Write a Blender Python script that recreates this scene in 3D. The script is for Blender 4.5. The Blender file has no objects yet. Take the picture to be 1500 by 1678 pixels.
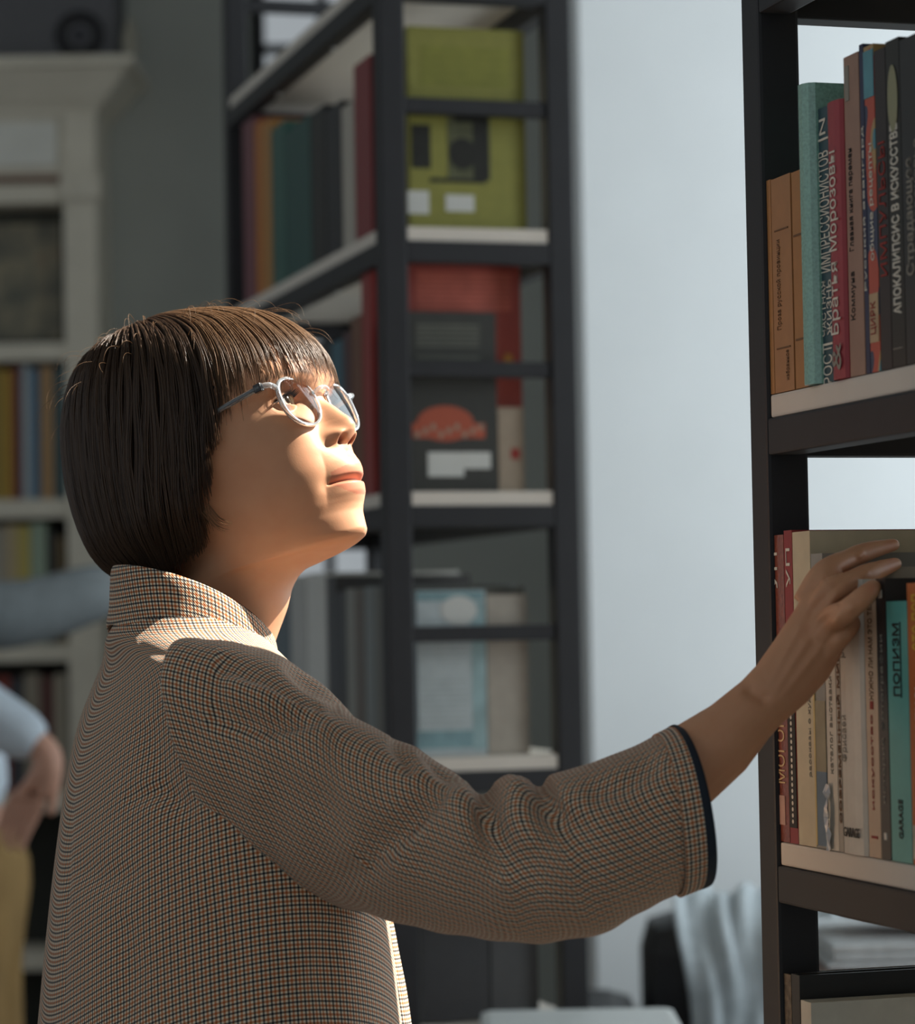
import bpy, bmesh, math, random
import numpy as np
from mathutils import Vector, Matrix

# ------------------------------------------------------------------ camera
scene = bpy.context.scene
FPX, CX0, CY0 = 4500.0, 750.0, 839.0
CAM = Vector((0.0, 0.0, 1.36))
TILT, ROLL = math.atan(186.0 / FPX), 0.0175
_f = Vector((0, math.cos(TILT), math.sin(TILT)))
_r0 = Vector((1, 0, 0))
_u0 = _r0.cross(_f)
_r = (_r0 * math.cos(ROLL) - _u0 * math.sin(ROLL)).normalized()
_u = (_u0 * math.cos(ROLL) + _r0 * math.sin(ROLL)).normalized()
cam_data = bpy.data.cameras.new('camera')
cam = bpy.data.objects.new('camera', cam_data)
scene.collection.objects.link(cam)
cam.matrix_world = Matrix(((_r.x, _u.x, -_f.x, CAM.x), (_r.y, _u.y, -_f.y, CAM.y),
                           (_r.z, _u.z, -_f.z, CAM.z), (0, 0, 0, 1)))
cam_data.sensor_fit = 'VERTICAL'
cam_data.sensor_height = 36.0
cam_data.lens = FPX / 1678.0 * 36.0
cam_data.clip_start = 0.05
cam_data.dof.use_dof = True
cam_data.dof.focus_distance = 2.17
cam_data.dof.aperture_fstop = 5.7
scene.camera = cam

# ------------------------------------------------------------------ world, sun, added fill lamps, exposure
world = bpy.data.worlds.new('overcast_sky')
scene.world = world
world.use_nodes = True
_bg = world.node_tree.nodes['Background']
_bg.inputs[0].default_value = (0.86, 0.94, 1.0, 1)
_bg.inputs[1].default_value = 0.39

SUN_DIR = Vector((0.69, 0.134, 0.705)).normalized()      # towards the sun
_sd = bpy.data.lights.new('sun', 'SUN')
_sd.energy = 17.0
_sd.angle = math.radians(0.6)
_sd.color = (1.0, 0.93, 0.82)
_so = bpy.data.objects.new('sun', _sd)
scene.collection.objects.link(_so)
_so.rotation_euler = SUN_DIR.to_track_quat('Z', 'Y').to_euler()
_so.location = (6, 4, 5)

_wd = bpy.data.lights.new('added_wall_fill', 'AREA')  # added lamp at an unseen window, brightens the white wall
_wd.shape = 'RECTANGLE'
_wd.size, _wd.size_y = 2.6, 1.4
_wd.energy = 40
_wd.color = (0.85, 0.94, 1.0)
_wo = bpy.data.objects.new('added_wall_fill', _wd)
scene.collection.objects.link(_wo)
_wo.location = (1.70, 4.4, 2.0)
_wo.rotation_euler = (0, math.radians(90), 0)

_w2 = bpy.data.lights.new('added_bookcase_fill', 'AREA')  # added lamp at an unseen opening, brightens the far bookcase end
_w2.shape = 'RECTANGLE'
_w2.size, _w2.size_y = 3.2, 0.5
_w2.energy = 20
_w2.color = (0.88, 0.95, 1.0)
_wo2 = bpy.data.objects.new('added_bookcase_fill', _w2)
scene.collection.objects.link(_wo2)
_wo2.location = (1.74, 2.74, 2.4)
_wo2.rotation_euler = (0, math.radians(90), 0)

vs = scene.view_settings
vs.view_transform = 'Standard'
vs.look = 'None'
vs.gamma = 1.0
vs.use_curve_mapping = False
vs.exposure = 0.0

# ------------------------------------------------------------------ helpers
random.seed(7)
RNG = np.random.default_rng(11)
COL = scene.collection


def ray(px, py):
    return _f + _r * ((px - CX0) / FPX) + _u * ((CY0 - py) / FPX)


def P(px, py, D):
    d = ray(px, py)
    return CAM + d * (D / d.y)


def hit(px, py, o, n):
    d = ray(px, py)
    return CAM + d * ((o - CAM).dot(n) / d.dot(n))


def px_of(p):
    v = Vector(p) - CAM
    z = v.dot(_f)
    return CX0 + FPX * v.dot(_r) / z, CY0 - FPX * v.dot(_u) / z


def lin(c):
    if isinstance(c, str):
        c = c.lstrip('#')
        c = [int(c[i:i + 2], 16) / 255 for i in (0, 2, 4)]
        return tuple(x / 12.92 if x <= 0.04045 else ((x + 0.055) / 1.055) ** 2.4 for x in c)
    return tuple(c)


MATS = {}


def mat(name, color, rough=0.6, var=0.12, scale=40.0, bump=0.0, metal=0.0, spec=0.4, coat=0.0, stretch=None):
    if name in MATS:
        return MATS[name]
    m = bpy.data.materials.new(name)
    m.use_nodes = True
    nt = m.node_tree
    b = nt.nodes['Principled BSDF']
    c = lin(color)
    b.inputs['Roughness'].default_value = rough
    b.inputs['Metallic'].default_value = metal
    b.inputs['Specular IOR Level'].default_value = spec
    b.inputs['Coat Weight'].default_value = coat
    tc = nt.nodes.new('ShaderNodeTexCoord')
    nz = nt.nodes.new('ShaderNodeTexNoise')
    nz.inputs['Scale'].default_value = scale
    nz.inputs['Detail'].default_value = 4
    src = tc.outputs['Object']
    if stretch:
        mp = nt.nodes.new('ShaderNodeMapping')
        mp.inputs['Scale'].default_value = stretch
        nt.links.new(src, mp.inputs['Vector'])
        src = mp.outputs['Vector']
    nt.links.new(src, nz.inputs['Vector'])
    rp = nt.nodes.new('ShaderNodeValToRGB')
    rp.color_ramp.elements[0].position = 0.3
    rp.color_ramp.elements[1].position = 0.7
    rp.color_ramp.elements[0].color = tuple(x * (1 - var) for x in c) + (1,)
    rp.color_ramp.elements[1].color = tuple(min(1, x * (1 + var)) for x in c) + (1,)
    nt.links.new(nz.outputs['Fac'], rp.inputs['Fac'])
    nt.links.new(rp.outputs['Color'], b.inputs['Base Color'])
    if bump:
        bp = nt.nodes.new('ShaderNodeBump')
        bp.inputs['Strength'].default_value = bump
        bp.inputs['Distance'].default_value = 0.002
        nt.links.new(nz.outputs['Fac'], bp.inputs['Height'])
        nt.links.new(bp.outputs['Normal'], b.inputs['Normal'])
    MATS[name] = m
    return m


def tag(o, label=None, cat=None, group=None, kind=None):
    if label:
        o['label'] = label
    if cat:
        o['category'] = cat
    if group:
        o['group'] = group
    if kind:
        o['kind'] = kind
    return o


def link(o, parent=None):
    COL.objects.link(o)
    if parent is not None:
        o.parent = parent
    return o


def empty(name, loc=(0, 0, 0), rz=0.0, **kw):
    o = bpy.data.objects.new(name, None)
    o.location = loc
    o.rotation_euler = (0, 0, rz)
    o.empty_display_size = 0.05
    link(o)
    return tag(o, **kw)


def mesh_obj(name, verts, faces, m=None, parent=None, smooth=False, uvs=None):
    me = bpy.data.meshes.new(name)
    me.from_pydata([tuple(v) for v in verts], [], [tuple(f) for f in faces])
    if uvs is not None:
        ul = me.uv_layers.new(name='UVMap')
        li = np.empty(len(me.loops), dtype=np.int32)
        me.loops.foreach_get('vertex_index', li)
        ul.data.foreach_set('uv', np.asarray(uvs, dtype=np.float32)[li].ravel())
    if m:
        for mm in (m if isinstance(m, (list, tuple)) else [m]):
            me.materials.append(mm)
    if smooth:
        me.polygons.foreach_set('use_smooth', [True] * len(me.polygons))
    me.update()
    o = bpy.data.objects.new(name, me)
    return link(o, parent)


def bm_obj(name, bm, m=None, parent=None, smooth=False):
    me = bpy.data.meshes.new(name)
    bm.to_mesh(me)
    bm.free()
    if m:
        for mm in (m if isinstance(m, (list, tuple)) else [m]):
            me.materials.append(mm)
    if smooth:
        me.polygons.foreach_set('use_smooth', [True] * len(me.polygons))
    o = bpy.data.objects.new(name, me)
    return link(o, parent)


def add_box(bm, lo, hi, mi=0, bev=0.0):
    vs_ = []
    r = bmesh.ops.create_cube(bm, size=1.0)
    lo, hi = Vector(lo), Vector(hi)
    for v in r['verts']:
        v.co = Vector(((v.co.x + .5) * (hi.x - lo.x) + lo.x, (v.co.y + .5) * (hi.y - lo.y) + lo.y,
                       (v.co.z + .5) * (hi.z - lo.z) + lo.z))
    fs = set(f for v in r['verts'] for f in v.link_faces)
    for f in fs:
        f.material_index = mi
    if bev:
        es = list(set(e for v in r['verts'] for e in v.link_edges))
        bmesh.ops.bevel(bm, geom=es, offset=bev, segments=2, profile=0.6, affect='EDGES')
    return r


def box(name, lo, hi, m, parent=None, bev=0.0):
    bm = bmesh.new()
    add_box(bm, lo, hi, 0, bev)
    return bm_obj(name, bm, m, parent)


def tube_rings(pts, radii, n=10, flat=None):
    """rings around a polyline; returns verts, faces (capped)"""
    pts = [Vector(p) for p in pts]
    verts, faces = [], []
    up = Vector((0.13, 0.31, 0.94))
    prev = None
    for i, p in enumerate(pts):
        t = (pts[min(i + 1, len(pts) - 1)] - pts[max(i - 1, 0)]).normalized()
        if prev is None:
            a = t.cross(up).normalized()
        else:
            a = (prev - t * prev.dot(t)).normalized()
        prev = a
        b = t.cross(a)
        r = radii[i] if hasattr(radii, '__len__') else radii
        for k in range(n):
            an = 2 * math.pi * k / n
            verts.append(p + a * (math.cos(an) * r) + b * (math.sin(an) * r * (flat or 1)))
    for i in range(len(pts) - 1):
        for k in range(n):
            k2 = (k + 1) % n
            faces.append((i * n + k, i * n + k2, (i + 1) * n + k2, (i + 1) * n + k))
    faces.append(tuple(range(n - 1, -1, -1)))
    faces.append(tuple((len(pts) - 1) * n + k for k in range(n)))
    return verts, faces


def tube(name, pts, radii, m, parent=None, n=10, flat=None):
    v, f = tube_rings(pts, radii, n, flat)
    return mesh_obj(name, v, f, m, parent, smooth=True)


def catmull(pts, n):
    """resample a polyline of vectors (any dim) with a Catmull-Rom spline to n points, by chord length"""
    p = np.asarray(pts, dtype=float)
    d = np.r_[0, np.cumsum(np.sqrt(((p[1:] - p[:-1]) ** 2).sum(1)))]
    t = np.linspace(0, d[-1], n)
    ext = np.vstack([2 * p[0] - p[1], p, 2 * p[-1] - p[-2]])
    de = np.r_[d[0] - (d[1] - d[0]), d, d[-1] + (d[-1] - d[-2])]
    out = np.empty((n, p.shape[1]))
    for i, x in enumerate(t):
        k = int(np.clip(np.searchsorted(d, x, side='right') - 1, 0, len(p) - 2))
        x0, x1 = d[k], d[k + 1]
        h = x1 - x0
        u = (x - x0) / h
        m0 = (ext[k + 2] - ext[k]) / (de[k + 2] - de[k]) * h
        m1 = (ext[k + 3] - ext[k + 1]) / (de[k + 3] - de[k + 1]) * h
        out[i] = ((2 * u ** 3 - 3 * u ** 2 + 1) * ext[k + 1] + (u ** 3 - 2 * u ** 2 + u) * m0 +
                  (-2 * u ** 3 + 3 * u ** 2) * ext[k + 2] + (u ** 3 - u ** 2) * m1)
    return out


def pchip(x, xs, ys):
    """smooth monotone interpolation"""
    xs, ys = np.asarray(xs, float), np.asarray(ys, float)
    h = np.diff(xs)
    s = np.diff(ys) / h
    m = np.zeros(len(xs))
    m[0], m[-1] = s[0], s[-1]
    for i in range(1, len(xs) - 1):
        if s[i - 1] * s[i] > 0:
            w1, w2 = 2 * h[i] + h[i - 1], h[i] + 2 * h[i - 1]
            m[i] = (w1 + w2) / (w1 / s[i - 1] + w2 / s[i])
    x = np.clip(np.asarray(x, float), xs[0], xs[-1])
    k = np.clip(np.searchsorted(xs, x, side='right') - 1, 0, len(xs) - 2)
    u = (x - xs[k]) / h[k]
    return ((2 * u ** 3 - 3 * u ** 2 + 1) * ys[k] + (u ** 3 - 2 * u ** 2 + u) * h[k] * m[k] +
            (-2 * u ** 3 + 3 * u ** 2) * ys[k + 1] + (u ** 3 - u ** 2) * h[k] * m[k + 1])


def text_mesh(name, body, size, m, parent, matrix, width=None, bold=0.0, maxw=None, depth=0.00015):
    """flat lettering as a thin mesh; matrix places it (text runs along local X, up local Y, facing +Z)"""
    cu = bpy.data.curves.new('lettering', 'FONT')
    cu.body = body
    cu.size = size
    cu.align_x, cu.align_y = 'CENTER', 'CENTER'
    cu.resolution_u = 3
    cu.extrude = depth
    if bold:
        cu.offset = bold * size
    to = bpy.data.objects.new('lettering_tmp', cu)
    COL.objects.link(to)
    dg = bpy.context.evaluated_depsgraph_get()
    me = bpy.data.meshes.new_from_object(to.evaluated_get(dg))
    bpy.data.objects.remove(to)
    n = len(me.vertices)
    if n == 0:
        return None
    co = np.empty(n * 3, dtype=np.float32)
    me.vertices.foreach_get('co', co)
    co = co.reshape(-1, 3)
    w = co[:, 0].max() - co[:, 0].min()
    h = co[:, 1].max() - co[:, 1].min()
    co[:, 0] -= (co[:, 0].max() + co[:, 0].min()) / 2
    co[:, 1] -= (co[:, 1].max() + co[:, 1].min()) / 2
    if width:
        co[:, 0] *= width / w
    if maxw:
        co[:, 1] *= maxw / h
    me.vertices.foreach_set('co', co.ravel())
    me.materials.clear()
    me.materials.append(m)
    o = bpy.data.objects.new(name, me)
    link(o, parent)
    o.matrix_local = matrix
    return o

# ------------------------------------------------------------------ the room
M_WALLW = mat('white_plaster', '#dfe3e4', 0.9, 0.02, 6, 0.05)
M_WALLG = mat('grey_green_plaster', '#a6a9a2', 0.9, 0.04, 5, 0.05)
M_FLOOR = mat('grey_floorboards', '#6b5f52', 0.6, 0.2, 8, 0.1, stretch=(1, 8, 1))
M_CEIL = mat('ceiling_paint', '#b9bab6', 0.9, 0.03, 5)
M_FRAME = mat('window_frame_black', '#1d1e20', 0.5, 0.05, 20)
M_GLASS = bpy.data.materials.new('window_glass')
M_GLASS.use_nodes = True
_b = M_GLASS.node_tree.nodes['Principled BSDF']
_nt = M_GLASS.node_tree
_t = _nt.nodes.new('ShaderNodeBsdfTransparent')
_g = _nt.nodes.new('ShaderNodeBsdfGlossy')
_g.inputs['Roughness'].default_value = 0.02
_lw = _nt.nodes.new('ShaderNodeFresnel')
_lw.inputs['IOR'].default_value = 1.3
_mx = _nt.nodes.new('ShaderNodeMixShader')
_nt.links.new(_lw.outputs[0], _mx.inputs[0])
_nt.links.new(_t.outputs[0], _mx.inputs[1])
_nt.links.new(_g.outputs[0], _mx.inputs[2])
_nt.links.new(_mx.outputs[0], _nt.nodes['Material Output'].inputs[0])

RW = 1.75           # right wall x
YB = 7.0            # back wall y
ZC = 4.6            # ceiling
tag(box('floor', (-4.5, -3.0, -0.1), (RW + .3, YB + .3, 0.0), M_FLOOR), kind='structure')
tag(box('ceiling', (-4.5, -1.2, ZC), (RW + .3, YB + .3, ZC + .1), M_CEIL), kind='structure')
# white pier behind the bookcases
PX0 = P(968, 1025, 5.3).x
tag(box('wall_pier', (PX0, 5.3, 0), (RW + .3, YB + .3, ZC), M_WALLW), kind='structure')


def wall_with_hole(name, axis, pos, thick, a0, a1, z0, z1, ha0, ha1, hz0, hz1, m):
    bm = bmesh.new()

    def bx(u0, u1, w0, w1):
        if axis == 'x':
            add_box(bm, (pos, u0, w0), (pos + thick, u1, w1))
        else:
            add_box(bm, (u0, pos, w0), (u1, pos + thick, w1))
    bx(a0, ha0, z0, z1)
    bx(ha1, a1, z0, z1)
    bx(ha0, ha1, z0, hz0)
    bx(ha0, ha1, hz1, z1)
    return tag(bm_obj(name, bm, m), kind='structure')


# right wall: an unseen narrow window sized to the sunbeam, then one shut by an added slab
WY0, WY1 = 2.36, 3.0
wall_with_hole('wall_right', 'x', RW, 0.3, -1.2, 3.5, 0, ZC, WY0, WY1, 0.6, 4.4, M_WALLW)
wall_with_hole('wall_right_far', 'x', RW, 0.3, 3.5, 5.3, 0, ZC, 3.7, 5.1, 0.7, 3.3, M_WALLW)
tag(box('added_sun_blocker', (RW + .1, 3.7, .7), (RW + .11, 5.1, 3.3), mat('blocker_white', '#e4e6e4', .9, .02)), kind='structure')  # unseen slab added to keep the sun out of the wide opening
bx0, bx1 = P(412, 500, YB).x, P(650, 500, YB).x
wall_with_hole('wall_back', 'y', YB, 0.3, -4.5, PX0, 0, ZC, bx0, bx1, 1.44, 3.35, M_WALLG)


def window(name, axis, pos, a0, a1, z0, z1, na, nz):
    w = empty(name, kind='structure')

    def bx(nm, u0, u1, w0, w1, t0, t1, m):
        if axis == 'x':
            box(nm, (pos + t0, u0, w0), (pos + t1, u1, w1), m, w)
        else:
            box(nm, (u0, pos + t0, w0), (u1, pos + t1, w1), m, w)
    f = 0.035
    bx('window_frame', a0, a0 + f, z0, z1, .1, .15, M_FRAME)
    bx('window_frame', a1 - f, a1, z0, z1, .1, .15, M_FRAME)
    bx('window_frame', a0 + f, a1 - f, z0, z0 + f, .1, .15, M_FRAME)
    bx('window_frame', a0 + f, a1 - f, z1 - f, z1, .1, .15, M_FRAME)
    for i in range(1, na):
        u = a0 + (a1 - a0) * i / na
        bx('muntin', u - .012, u + .012, z0 + f, z1 - f, .11, .14, M_FRAME)
    for i in range(1, nz):
        u = z0 + (z1 - z0) * i / nz
        for k in range(na):
            s0 = a0 + (a1 - a0) * k / na + (.012 if k else f)
            s1 = a0 + (a1 - a0) * (k + 1) / na - (.012 if k < na - 1 else f)
            bx('muntin', s0, s1, u - .012, u + .012, .11, .14, M_FRAME)
    for i in range(nz):
        for k in range(na):
            bx('pane', a0 + (a1 - a0) * k / na + .014, a0 + (a1 - a0) * (k + 1) / na - .014,
               z0 + (z1 - z0) * i / nz + .014, z0 + (z1 - z0) * (i + 1) / nz - .014, .122, .128, M_GLASS)
    return w


window('window_1', 'y', YB, bx0, bx1, 1.44, 3.35, 2, 4)

# ------------------------------------------------------------------ black steel bookcases with white boards
ANG = math.atan2(0.30, 1.0)
AX = Vector((math.cos(ANG), math.sin(ANG), 0))      # into the shelf
AY = Vector((-math.sin(ANG), math.cos(ANG), 0))     # along the shelf, away from the camera
RS = 0.87
BW, POST = 0.305 * RS, 0.04 * RS


def lev(z):
    return 1.36 + RS * (z - 1.36)


LEVELS = [lev(z) for z in (0.36, 0.76, 1.162, 1.562, 1.962, 2.362, 2.762)]
M_STEEL = mat('black_steel', '#26272a', 0.55, 0.08, 30, 0.05, spec=0.35)
M_BOARD = mat('white_shelf_board', '#cfc8bd', 0.55, 0.03, 20)
M_SCREW = mat('bright_screw', '#b8b8b4', 0.3, 0.05, 30, metal=1.0)


def bookcase(origin, y0, y1, label):
    e = empty('bookcase', origin, ANG, label=label, cat='bookcase', group='black steel bookcases')
    top = lev(2.86)
    for x in (0, BW - POST):
        for y in (y0, y1 - POST):
            box('post', (x, y, 0.0), (x + POST, y + POST, top), M_STEEL, e, 0.003)
    for z in LEVELS:
        bm = bmesh.new()
        add_box(bm, (0.003, y0 + POST + .001, z - .018), (BW - .003, y1 - POST - .001, z), 0, 0.002)
        add_box(bm, (POST + .001, y0 + .004, z - .018), (BW - POST - .001, y0 + POST, z), 0)
        add_box(bm, (POST + .001, y1 - POST, z - .018), (BW - POST - .001, y1 - .004, z), 0)
        bm_obj('shelf_board', bm, M_BOARD, e)
        for x in (0, BW - .027):
            box('rail', (x + .0005, y0 + POST, z - .047), (x + .0265, y1 - POST, z - .0183), M_STEEL, e, 0.002)
        for y in (y0, y1 - .027):
            box('end_rail', (POST, y + .0005, z - .047), (BW - POST, y + .0265, z - .0183), M_STEEL, e, 0.002)
            if z < 2.7:
                box('cross_bar', (POST, y + .005, z + .151), (BW - POST, y + .024, z + .172), M_STEEL, e, 0.002)
        for y in (y0 + .32, y1 - .32):
            bm = bmesh.new()
            bmesh.ops.create_uvsphere(bm, u_segments=8, v_segments=5, radius=.0035)
            s = bm_obj('screw', bm, M_SCREW, e, True)
            s.location = (.02, y, z - .048)
    return e


E0 = P(1236, 1025, 2.5 * RS)
E0.z = 0
K0 = P(637, 1025, 4.1 * RS)
K0.z = 0
near_case = bookcase(E0, -1.05, 0.0, 'black steel bookcase with white boards at the right, the one the hand reaches into')
far_case = bookcase(K0, 0.0, 0.99, 'black steel bookcase with white boards standing behind the woman')


def case_local(o, px, py, xin):
    """point where the pixel meets the long face (set xin into the shelf): returns (y, z)"""
    h = hit(px, py, o + AX * xin, AX)
    return (h - o).dot(AY), h.z


def case_end(o, px, py, yin):
    h = hit(px, py, o + AY * yin, AY)
    return (h - o).dot(AX), h.z


# ------------------------------------------------------------------ books
M_PAGES = mat('book_pages', '#cfc3a8', 0.9, 0.1, 300, 0.0, stretch=(1, 12, 0.2))
M_INKW = mat('ink_white', '#d6d2c4', 0.6, 0.02)
M_INKK = mat('ink_black', '#1c1a18', 0.6, 0.02)
M_INKR = mat('ink_red', '#8e2a22', 0.6, 0.02)
M_INKT = mat('ink_tan', '#6a4a2c', 0.6, 0.02)
M_INKG = mat('ink_grey', '#8b877c', 0.6, 0.02)


def cover_mat(c, gloss=0.45):
    return mat('cover_' + c.lstrip('#'), c, gloss, 0.06, 60, 0.03, spec=0.4)


def book(o, y0, y1, x0, depth, z, h, color, label, group, gloss=0.45, rounded=0.0, m=None):
    """o: bookcase origin; spans y0..y1 along the shelf, spine at x0 facing -X. Empty at the foot of the spine"""
    e = empty('book', o + AX * x0 + AY * ((y0 + y1) / 2) + Vector((0, 0, z)), ANG, label=label, cat='book', group=group)
    t = (y1 - y0) / 2 - 0.0003
    c = min(0.0025, t * .25)
    m = m or cover_mat(color, gloss)
    # cover: spine + two boards, one U-shaped prism
    pr = []
    nseg = 5
    for k in range(nseg + 1):
        a = math.pi * k / nseg
        pr.append((-(rounded) * math.sin(a), -t * math.cos(a)))
    outer = [(depth, -t)] + pr + [(depth, t)]
    inner = [(depth, t - c), (c, t - c), (c, -t + c), (depth, -t + c)]
    loop = outer + inner
    n = len(loop)
    verts = [(x, y, 0.0) for x, y in loop] + [(x, y, h) for x, y in loop]
    faces = [(i, (i + 1) % n, n + (i + 1) % n, n + i) for i in range(n)]
    no = len(outer)
    # caps as strips
    i0, i1, i2, i3 = no, no + 1, no + 2, no + 3
    caps = [(0, 1, i2, i3), (no - 2, no - 1, i0, i1), tuple(range(1, no - 1)) + (i1, i2)]
    for cp in caps:
        faces.append(tuple(reversed(cp)))
        faces.append(tuple(q + n for q in cp))
    mesh_obj('cover', verts, faces, m, e)
    box('page_block', (c + .0002, -t + c + .0002, .003), (depth - .004, t - c - .0002, h - .0035), M_PAGES, e)
    e['t'] = t
    return e, t


def spine_text(e, body, zc, length, size, m, off=0.0, rounded=0.0, bold=0.0, up=True, thick=None, name='lettering'):
    # text X axis -> +Z, text Y axis -> +Y, facing -X
    M = Matrix(((0, 0, -1, -rounded - .0004), (0, 1, 0, off), (1, 0, 0, zc), (0, 0, 0, 1)))
    return text_mesh(name, body, size, m, e, M, width=length, bold=bold, maxw=thick)


def spine_band(e, y0, y1, z0, z1, m, name='printed_band', x=0.0006):
    return box(name, (-x, y0, z0), (0.0, y1, z1), m, e)


def near_books(rows, yref, zlev, group, depth=0.2):
    out = []
    for r in rows:
        pl, pr, ytop, color, label, kw = r
        xin = kw.get('xin', 0.004)
        ya, _ = case_local(E0, pl, yref, xin)
        yb, _ = case_local(E0, pr, yref, xin)
        lean = (yref - ytop) * 0.021
        _, zt = case_local(E0, (pl + pr) / 2 - lean, ytop, xin)
        z = zlev + 0.0005
        e, t = book(E0, yb, ya, xin, kw.get('depth', depth), z, zt - z, color, label, group,
                    kw.get('gloss', .45), kw.get('rounded', 0.0), kw.get('m'))
        out.append((e, t, zt - z))
    return out


GU = 'books on the upper shelf of the right bookcase'
# a busy printed cover for the colourful spine
M_BUSY = bpy.data.materials.new('cover_printed_colours')
M_BUSY.use_nodes = True
_nt = M_BUSY.node_tree
_tc = _nt.nodes.new('ShaderNodeTexCoord')
_mp = _nt.nodes.new('ShaderNodeMapping')
_mp.inputs['Scale'].default_value = (30, 30, 14)
_vz = _nt.nodes.new('ShaderNodeTexNoise')
_vz.inputs['Scale'].default_value = 1.0
_vz.inputs['Detail'].default_value = 1.0
_cr = _nt.nodes.new('ShaderNodeValToRGB')
_cr.color_ramp.interpolation = 'CONSTANT'
_els = _cr.color_ramp.elements
_els[0].position, _els[0].color = 0.0, lin('#2b3350') + (1,)
_els[1].position, _els[1].color = 0.40, lin('#b4482e') + (1,)
for pos, c in ((0.56, '#a98a58'), (0.62, '#4a8590'), (0.7, '#b4482e')):
    q = _els.new(pos)
    q.color = lin(c) + (1,)
_nt.links.new(_tc.outputs['Object'], _mp.inputs['Vector'])
_nt.links.new(_mp.outputs['Vector'], _vz.inputs['Vector'])
_nt.links.new(_vz.outputs['Fac'], _cr.inputs['Fac'])
_nt.links.new(_cr.outputs['Color'], _nt.nodes['Principled BSDF'].inputs['Base Color'])
_nt.nodes['Principled BSDF'].inputs['Roughness'].default_value = 0.35

# shrink-wrapped green spine with a sparkly sheen
M_GREENW = mat('cover_wrapped_green', '#7fae9f', 0.16, 0.18, 420, 0.25, spec=0.7, coat=0.7)

upper = near_books([
    (1253, 1269.5, 297, '#a87848', 'narrow tan paperback at the far end of the upper shelf, against the post', dict(depth=.14)),
    (1270, 1302, 289, '#a5764a', 'thick tan paperback, second from the post on the upper shelf', dict(depth=.14)),
    (1304, 1326, 279, '#a5733f', 'tan paperback with a dark gap beside it, third from the post on the upper shelf', dict(depth=.14)),
    (1326.5, 1347, 139, '#7fae9f', 'tall pale green shrink-wrapped book on the upper shelf', dict(m=M_GREENW, depth=.2, rounded=.008)),
    (1347.5, 1368, 176, '#2f4a52', 'dark teal book with tall pale capitals on its spine', dict(depth=.19, xin=.006)),
    (1368.5, 1393, 166, '#9c3a40', 'red book with cream handwritten style title on its spine', dict(depth=.19, rounded=.004)),
    (1394, 1419, 89, '#9a7a68', 'tall plain brownish pink book right of the red one', dict(depth=.22)),
    (1420, 1427, 72, '#2a2f4c', 'very thin navy book beside the brownish pink one', dict(depth=.22)),
    (1427.5, 1444, 74, '#b4482e', 'book with a blue, orange and red printed spine', dict(m=M_BUSY, depth=.22)),
    (1444.5, 1463, 80, '#2e2624', 'dark brown book with red lettering on its spine', dict(depth=.22)),
    (1463.5, 1486, 64, '#26251f', 'black book with white capitals and an oval emblem on its spine', dict(depth=.22)),
    (1486.5, 1522, 58, '#2a2a29', 'thick charcoal book with grey lettering at the right edge of the frame', dict(depth=.22)),
], 600, lev(1.562), GU)
ya_, _ = case_local(E0, 1522.5, 600, .004)
for th_, hh_, c_, lb_ in ((.03, .30, '#6d6a5e', 'drab grey book past the right edge of the upper shelf'), (.025, .27, '#7b3f33', 'rust red book past the right edge of the upper shelf'), (.04, .31, '#31424f', 'dark blue book past the right edge of the upper shelf')):
    book(E0, ya_ - th_, ya_ - .0005, .004, .21, lev(1.562) + .0005, hh_, c_, lb_, GU)
    ya_ -= th_
(e, t, h) = upper[0]
spine_text(e, '-', .05, .004, .008, M_INKT); spine_text(e, '-', h * .73, .004, .008, M_INKT)
(e, t, h) = upper[1]
spine_text(e, 'Проза русской провинции', h * .5, h * .42, .010, M_INKT, off=t * .35)
spine_text(e, 'избранное', h * .12, h * .14, .008, M_INKT, off=-t * .4)
for q in (.2, .75): spine_band(e, -t * .7, t * .7, h * q, h * q + .0012, M_INKT)
(e, t, h) = upper[2]
for q in (.22, .7): spine_band(e, -t * .8, t * .8, h * q, h * q + .0015, M_INKT)
(e, t, h) = upper[4]
spine_text(e, 'ИМПРЕССИОНИСТОВ', h * .62, h * .44, .03, M_INKW, thick=t * 1.75)
spine_text(e, 'ЧАСТНАЯ', h * .27, h * .2, .016, M_INKW, off=t * .48, thick=t * .8)
spine_text(e, 'ЖИЗНЬ', h * .27, h * .2, .016, M_INKW, off=-t * .48, thick=t * .8)
spine_text(e, 'N', h * .93, .012, .02, M_INKW, thick=t)
spine_text(e, 'РОСТ', h * .065, .03, .018, M_INKW, thick=t * 1.5)
for q in (.88, .135): spine_band(e, -t * .9, t * .9, h * q, h * q + .0016, M_INKW)
(e, t, h) = upper[5]
spine_text(e, 'Братья', h * .29, h * .26, .026, M_INKW, rounded=.004, thick=t * 1.3)
spine_text(e, 'Морозовы', h * .64, h * .36, .026, M_INKW, rounded=.004, thick=t * 1.3)
spine_text(e, '&', h * .08, .02, .02, M_INKG, rounded=.004, thick=t * 1.2)
(e, t, h) = upper[6]
spine_text(e, 'Коммуна', h * .25, h * .15, .012, M_INKK, off=t * .35, thick=t * .7)
spine_text(e, 'Главная книга перемен', h * .55, h * .32, .012, M_INKK, off=t * .35, thick=t * .7)
spine_band(e, t * .3, t * .8, h * .86, h * .97, M_INKG, 'price_label')
(e, t, h) = upper[7]
spine_text(e, 'Русский авангард', h * .5, h * .5, .01, M_INKW, thick=t * 1.3)
(e, t, h) = upper[8]
spine_text(e, 'общие рецепты', h * .52, h * .36, .013, M_INKW, thick=t * 1.0)
spine_band(e, -t, t, h * .84, h * .985, mat('cover_blue_head', '#55909c', .4), 'printed_band')
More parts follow.
